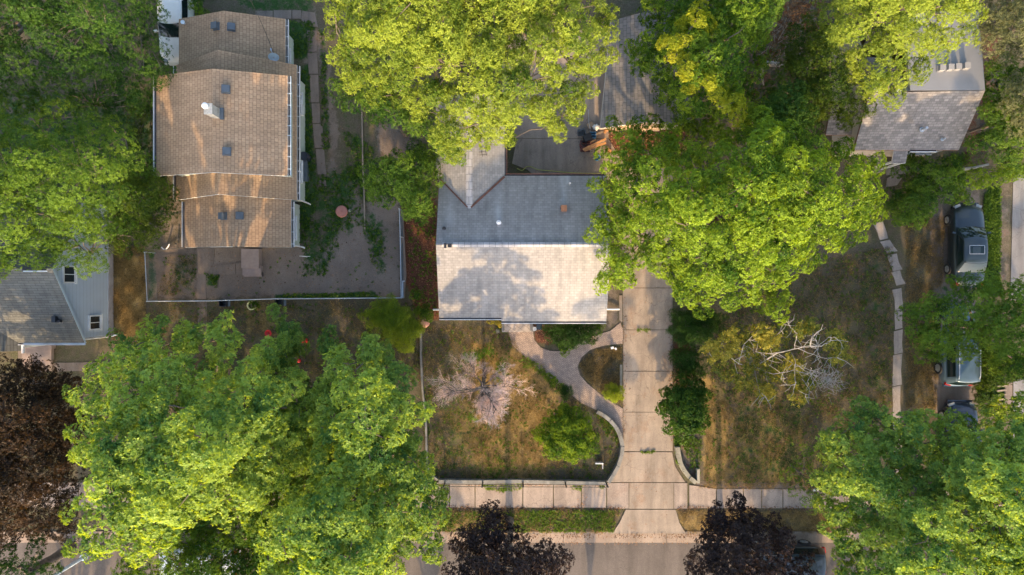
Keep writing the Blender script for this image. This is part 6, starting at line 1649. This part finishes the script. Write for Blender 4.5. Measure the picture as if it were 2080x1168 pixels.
def dead_tips(grow, fork):
    for i in range(20):
        if i < 14: a = -math.pi / 2 + random.uniform(-1.6, 1.7); up = random.uniform(0.25, 0.9)
        elif i < 16: a = random.uniform(0.2, 1.3); up = random.uniform(0.05, 0.5)
        elif i < 18: a = random.uniform(1.5, 2.9); up = random.uniform(0.0, 0.5)
        else: a = random.uniform(-2.2, 0.3); up = random.uniform(0.1, 0.6)
        L = random.uniform(1.1, 1.95) * (1.0 if i < 13 else 0.8)
        s = fork + Vector((0, 0, random.uniform(-1.3, 1.0 if i < 14 else -0.4)))
        grow(s, Vector((math.cos(a), math.sin(a), up)).normalized(), L, 0.045, 0)
    grow(fork, Vector((0, -0.1, 1)), 1.6, 0.05, 0)
dt = twig_tree('dead tree with dense bleached pink twigs on the front lawn', (bx_, by_), 3.3, dead_tips, 8, M_twig)
# a few living leaves low inside the dead tree
V = []; T = []
for px, py, n_, z in ((970, 722, 14, 1.0), (992, 716, 8, 1.2), (1018, 745, 10, 1.0), (1020, 770, 8, 0.9), (948, 722, 6, 1.1), (960, 848, 5, 0.5)):
    c = np.array(P(px, py, z)) + np.random.default_rng(int(px)).normal(0, 0.16, (n_ * 3, 3))
    v, tt = leaves_mesh(c, nrm(np.random.default_rng(3).normal(0, .4, (len(c), 3)) + np.array([0, 0, 1.0])), 0.16, 0.06, 5, np.full(len(c), 0.55)); V.append(v); T.append(tt)
np_mesh('leaves', np.concatenate(V), 4, L_weed, dt, {'tone': np.concatenate(T)})

# thinning tree with white limbs -----------------------------------------------------------------
wb = P(1512, 708)[:2]
wt = empty('tree', (wb[0], wb[1], 0), 'thin tree with bare white limbs and sparse yellowing leaves on the right lawn', 'tree')
b = MB(); random.seed(9)
fk = Vector(P(1530, 745, 3.2))
b.tube(limb_path((wb[0], wb[1], -0.05), fk, 0, 5, 0.1), [0.18, 0.15, 0.14, 0.13, 0.12, 0.1], 8)
limbsW = [
 ([(1530, 745, 3.2), (1548, 735, 3.9), (1580, 716, 4.8), (1610, 708, 5.6), (1645, 702, 6.3)], 0.095),
 ([(1645, 702, 6.3), (1649, 684, 6.6), (1664, 672, 6.9), (1672, 658, 7.2)], 0.05),
 ([(1645, 702, 6.3), (1668, 702, 6.6), (1682, 696, 6.9), (1694, 684, 7.1)], 0.045),
 ([(1645, 702, 6.3), (1660, 712, 6.4), (1664, 700, 6.8), (1656, 690, 7.0)], 0.03),
 ([(1614, 710, 5.4), (1618, 676, 5.8), (1610, 668, 6.0), (1601, 660, 6.2), (1601, 648, 6.4)], 0.035),
 ([(1620, 708, 5.6), (1650, 720, 6.0), (1676, 728, 6.4), (1710, 724, 6.8)], 0.035),
 ([(1580, 716, 4.8), (1560, 718, 5.0), (1535, 714, 5.4)], 0.03),
 ([(1582, 720, 4.8), (1610, 738, 5.3), (1620, 745, 5.6)], 0.035),
 ([(1530, 745, 3.2), (1570, 760, 4.2), (1616, 752, 5.2), (1615, 780, 5.4), (1612, 798, 5.6)], 0.045),
 ([(1616, 752, 5.2), (1660, 764, 5.7), (1698, 774, 6.1)], 0.03),
 ([(1660, 764, 5.7), (1640, 754, 5.9), (1664, 752, 6.2)], 0.022),
 ([(1616, 780, 5.4), (1600, 782, 5.6), (1586, 770, 5.8)], 0.025),
 ([(1630, 770, 5.2), (1644, 790, 5.6), (1643, 808, 5.8), (1636, 807, 5.9)], 0.022),
 ([(1530, 745, 3.2), (1500, 738, 4.2), (1470, 715, 5.0), (1440, 715, 5.6)], 0.05),
 ([(1500, 738, 4.2), (1510, 700, 5.0), (1545, 665, 5.8)], 0.04),
 ([(1530, 745, 3.2), (1540, 790, 4.2), (1560, 815, 4.8)], 0.04),
 ([(1590, 680, 5.2), (1586, 668, 5.4), (1592, 656, 5.6)], 0.02),
]
for path_, r in limbsW:
    pts = [Vector(P(*q)) for q in path_]
    pp = []
    for a_, c_ in zip(pts[:-1], pts[1:]):
        for t in (0, 0.33, 0.66): pp.append(a_.lerp(c_, t) + Vector((random.uniform(-1, 1), random.uniform(-1, 1), random.uniform(-1, 1))) * 0.035)
    pp.append(pts[-1])
    b.tube(pp, [0.6 * r * (1 - 0.78 * i / (len(pp) - 1)) for i in range(len(pp))], 6)
    for _ in range(7):
        i = random.randrange(2, len(pp)); d = Vector((random.gauss(0, 1), random.gauss(0, 1), random.gauss(0.3, .4))).normalized()
        L = random.uniform(0.3, 0.9)
        b.tube([pp[i], pp[i] + d * L * 0.5 + Vector((0, 0, 0.05)), pp[i] + d * L + Vector((random.uniform(-.15, .15), random.uniform(-.15, .15), 0))], [0.014, 0.011, 0.006], 4, cap=False)
for _ in range(150):   # grey bare twig mass at its lower right
    p0 = Vector(P(random.gauss(1678, 16), random.gauss(768, 14), random.uniform(5.3, 6.3)))
    d = Vector((random.gauss(0.6, 1), random.gauss(-0.2, 1), random.gauss(0, .4))).normalized() * random.uniform(0.2, 0.6)
    b.tube([p0, p0 + d * 0.5 + Vector((0, 0, 0.03)), p0 + d], [0.009, 0.007, 0.004], 3, cap=False)
b.build('trunk', M_barkpale, wt, smooth=True)
VV = []; TT = []
for poly, z, n_, tone in (([(1420, 705), (1450, 695), (1470, 670), (1500, 672), (1500, 710), (1490, 730), (1450, 735)], 5.4, 46, 0.75), ([(1525, 665), (1548, 648), (1568, 670), (1580, 690), (1565, 705), (1540, 695)], 5.6, 34, 0.75),
                          ([(1610, 655), (1650, 650), (1662, 670), (1640, 688), (1615, 680)], 5.8, 26, 0.35), ([(1595, 725), (1625, 730), (1632, 748), (1600, 748)], 4.8, 18, 0.9),
                          ([(1670, 690), (1700, 665), (1720, 700), (1735, 730), (1700, 750), (1680, 720)], 6.2, 34, 0.55), ([(1440, 740), (1480, 730), (1560, 720), (1600, 740), (1580, 790), (1560, 820), (1520, 800), (1450, 760)], 3.8, 64, 0.35),
                          ([(1600, 760), (1650, 760), (1660, 790), (1620, 800)], 4.6, 24, 0.4), ([(1545, 780), (1575, 785), (1570, 810), (1545, 812)], 4.2, 16, 0.8), ([(1480, 660), (1600, 660), (1600, 720), (1480, 730)], 4.2, 40, 0.35), ([(1605, 800), (1640, 810), (1620, 822)], 4.6, 8, 0.5)):
    pts = hexpoints(poly, 11, 0.6)
    r2 = np.random.default_rng(int(tone * 100) + len(pts))
    if not len(pts): continue
    sel = pts[r2.integers(0, len(pts), n_ * 13)]
    zz = z + r2.normal(0, 0.35, len(sel))
    s = (CAM_H - zz) / FPX
    c = np.stack([(sel[:, 0] + r2.normal(0, 4, len(sel)) - 1040) * s, (584 - sel[:, 1] - r2.normal(0, 4, len(sel))) * s, zz], -1)
    v, tt = leaves_mesh(c, nrm(r2.normal(0, .5, (len(c), 3)) + np.array([0, 0, 1.0])), 0.12, 0.05, 5, np.clip(r2.normal(tone * 0.72, 0.2, len(c)), 0, 1)); VV.append(v); TT.append(tt)
np_mesh('crown', np.concatenate(VV), 4, L_yellow, wt, {'tone': np.concatenate(TT)})

# ------------------------------------------------------------------ ground cover nobody could count
def scatter(poly, n, seed):
    r = np.random.default_rng(seed)
    xs = [p[0] for p in poly]; ys = [p[1] for p in poly]
    out = []
    while sum(len(o) for o in out) < n:
        x = r.uniform(min(xs), max(xs), n * 2); y = r.uniform(min(ys), max(ys), n * 2)
        m = in_poly(x, y, poly)
        out.append(np.stack([x[m], y[m]], -1))
    p = np.concatenate(out)[:n]
    # patchiness
    f = np.sin(p[:, 0] / 17 + seed) * np.sin(p[:, 1] / 13 + 2 * seed) + 0.7 * np.sin(p[:, 0] / 6.1) * np.cos(p[:, 1] / 7.3)
    return p[f > r.uniform(-1.6, 0.9, len(p))]
def cover(name, label_kind, specs, mat, L, Wd, k, seed, upright=0.5, z=0.03):
    VV = []; TT = []
    for poly, n, tone in specs:
        p = scatter(poly, n, seed + n); r = np.random.default_rng(seed + n + 1)
        c = np.stack([(p[:, 0] - 1040) * S0, (584 - p[:, 1]) * S0, np.full(len(p), z)], -1)
        c[:, 2] += r.uniform(0, 0.05, len(p))
        nor = nrm(r.normal(0, .35, (len(p), 3)) + np.array([0, 0, 1.0]))
        v, t = leaves_mesh(c, nor, L, Wd, k, np.clip(r.normal(tone, 0.2, len(p)), 0, 1), spread=1 - upright)
        v[:, 2] = np.maximum(v[:, 2], 0.004); VV.append(v); TT.append(t)
    o = np_mesh(name, np.concatenate(VV), 4, mat, None, {'tone': np.concatenate(TT)})
    return tag(o, kind='stuff')
lawnF = [(862, 660), (1030, 665), (1060, 720), (1120, 768), (1180, 820), (1220, 838), (1256, 880), (1256, 930), (1228, 972), (880, 972), (862, 900)]
lawnR = [(1450, 640), (1700, 520), (1812, 500), (1812, 820), (1700, 985), (1430, 985), (1440, 800)]
island = [(1176, 740), (1200, 712), (1262, 704), (1262, 825), (1225, 800), (1190, 772)]
cover('grass', None, [(lawnF, 15000, 0.5), (lawnR, 24000, 0.4), ([(955, 690), (1110, 740), (1110, 975), (965, 975)], 6000, 0.85), ([(1430, 790), (1620, 790), (1640, 985), (1430, 985)], 4000, 0.7), (island, 4500, 0.45), ([(300, 612), (860, 612), (860, 780), (300, 780)], 13000, 0.35), ([(1375, 1036), (1700, 1036), (1700, 1082), (1392, 1082)], 5000, 0.65),  # the two extra lawn patches carry lighter blades as painted sunlight
      ([(890, 1036), (1262, 1036), (1245, 1082), (890, 1082)], 4500, 0.65), ([(1840, 440), (1920, 440), (1900, 830), (1838, 830)], 9000, 0.45), ([(232, 500), (296, 500), (298, 700), (232, 690)], 5000, 0.6), ([(1430, 980), (1700, 986), (1700, 997), (1415, 990)], 700, 0.8), ([(340, 520), (400, 515), (400, 600), (320, 600)], 900, 0.3)], L_grass, 0.13, 0.016, 3, 200, 0.35)
cover('weeds', None, [(lawnF, 1500, 0.35), (lawnR, 2600, 0.3), ([(300, 612), (860, 612), (860, 780), (300, 780)], 900, 0.25), ([(1040, 1036), (1262, 1036), (1245, 1080), (1045, 1080)], 1500, 0.6), ([(895, 1040), (1040, 1036), (1040, 1078), (895, 1078)], 500, 0.5), ([(975, 980), (1062, 980), (1058, 992), (1030, 1000), (990, 994)], 260, 0.75), ([(1155, 980), (1182, 980), (1180, 996), (1160, 992)], 50, 0.7), ([(890, 980), (912, 980), (908, 1026), (900, 1028), (896, 1000)], 110, 0.7), ([(1215, 982), (1228, 982), (1226, 992), (1216, 990)], 24, 0.7),
      ([(606, 140), (628, 140), (642, 350), (648, 400), (622, 495), (606, 495)], 700, 0.25), ([(650, 60), (662, 60), (670, 300), (655, 310)], 250, 0.25), ([(640, 360), (740, 330), (730, 470), (680, 470)], 520, 0.25), ([(700, 260), (760, 300), (760, 420), (710, 380)], 330, 0.25), ([(730, 440), (775, 470), (780, 520), (778, 560), (755, 540), (745, 490)], 180, 0.3), ([(615, 450), (685, 440), (690, 500), (660, 560), (615, 560)], 330, 0.1),
      ([(560, 598), (770, 593), (770, 604), (560, 605)], 200, 0.3), ([(1998, 380), (2032, 380), (2030, 600), (1996, 600)], 2600, 0.5), ([(825, 440), (888, 440), (890, 640), (840, 620)], 420, 0.45), ([(1368, 880), (1380, 890), (1384, 950), (1374, 940)], 150, 0.7), ([(1385, 890), (1425, 890), (1422, 965), (1400, 950)], 260, 0.4), ([(1090, 745), (1130, 765), (1160, 800), (1120, 790)], 160, 0.6), ([(1062, 720), (1110, 750), (1130, 775), (1060, 745)], 120, 0.9),
      ([(1300, 915), (1330, 915), (1330, 920), (1300, 920)], 34, 0.6), ([(1290, 667), (1320, 668), (1320, 673), (1290, 673)], 20, 0.6), ([(1205, 835), (1252, 870), (1256, 900), (1235, 890)], 120, 0.3), ([(1980, 700), (2040, 720), (2040, 840), (1985, 840)], 700, 0.35), ([(1930, 310), (2010, 310), (2000, 340), (1930, 340)], 260, 0.4),
      ([(560, 44), (640, 44), (632, 118), (590, 118)], 380, 0.2), ([(975, 890), (1050, 890), (1050, 972), (975, 972)], 220, 0.6), ([(415, 556), (445, 560), (440, 585)], 80, 0.3), ([(600, 500), (810, 500), (810, 600), (440, 600)], 90, 0.2), ([(330, 515), (400, 515), (400, 600), (330, 600)], 60, 0.2)], L_weed, 0.10, 0.045, 5, 300, 0.3, 0.05)
cover('fallen_leaves', None, [([(818, 425), (886, 425), (888, 645), (835, 600)], 2600, 0.25), ([(1085, 660), (1120, 660), (1122, 698), (1095, 692)], 260, 0.6), ([(900, 1084), (1440, 1084), (1440, 1093), (900, 1093)], 1100, 0.1), ([(900, 1100), (1440, 1100), (1440, 1106), (900, 1106)], 300, 0.5), ([(890, 979), (1232, 979), (1232, 986), (890, 986)], 700, 0.55), ([(890, 1027), (1270, 1029), (1270, 1035), (890, 1035)], 700, 0.2), ([(1375, 1027), (1660, 1028), (1660, 1036), (1375, 1036)], 500, 0.3), ([(1355, 680), (1368, 680), (1370, 900), (1360, 900)], 260, 0.4), ([(1264, 600), (1272, 600), (1272, 900), (1266, 900)], 160, 0.3), (([(320, 160), (600, 160), (600, 500), (320, 500)]), 1, 0.5), ([(1235, 255), (1400, 262), (1400, 320), (1240, 320)], 800, 0.8), ([(1500, 0), (1680, 0), (1650, 300), (1500, 250)], 1600, 0.6), ([(1420, 984), (1700, 992), (1700, 998), (1420, 992)], 160, 0.7), (lawnF, 260, 0.6), (lawnR, 420, 0.5), ([(1366, 690), (1380, 690), (1380, 800), (1368, 800)], 200, 0.6), ([(1170, 1000), (1190, 995), (1192, 1030), (1172, 1032)], 60, 0.7), ([(420, 500), (810, 500), (810, 600), (420, 600)], 420, 0.35), ([(640, 60), (810, 60), (810, 500), (660, 500)], 500, 0.3), ([(1266, 600), (1364, 600), (1364, 1080), (1266, 1080)], 90, 0.5)], L_litter, 0.085, 0.045, 1, 400, 0.1, 0.03)
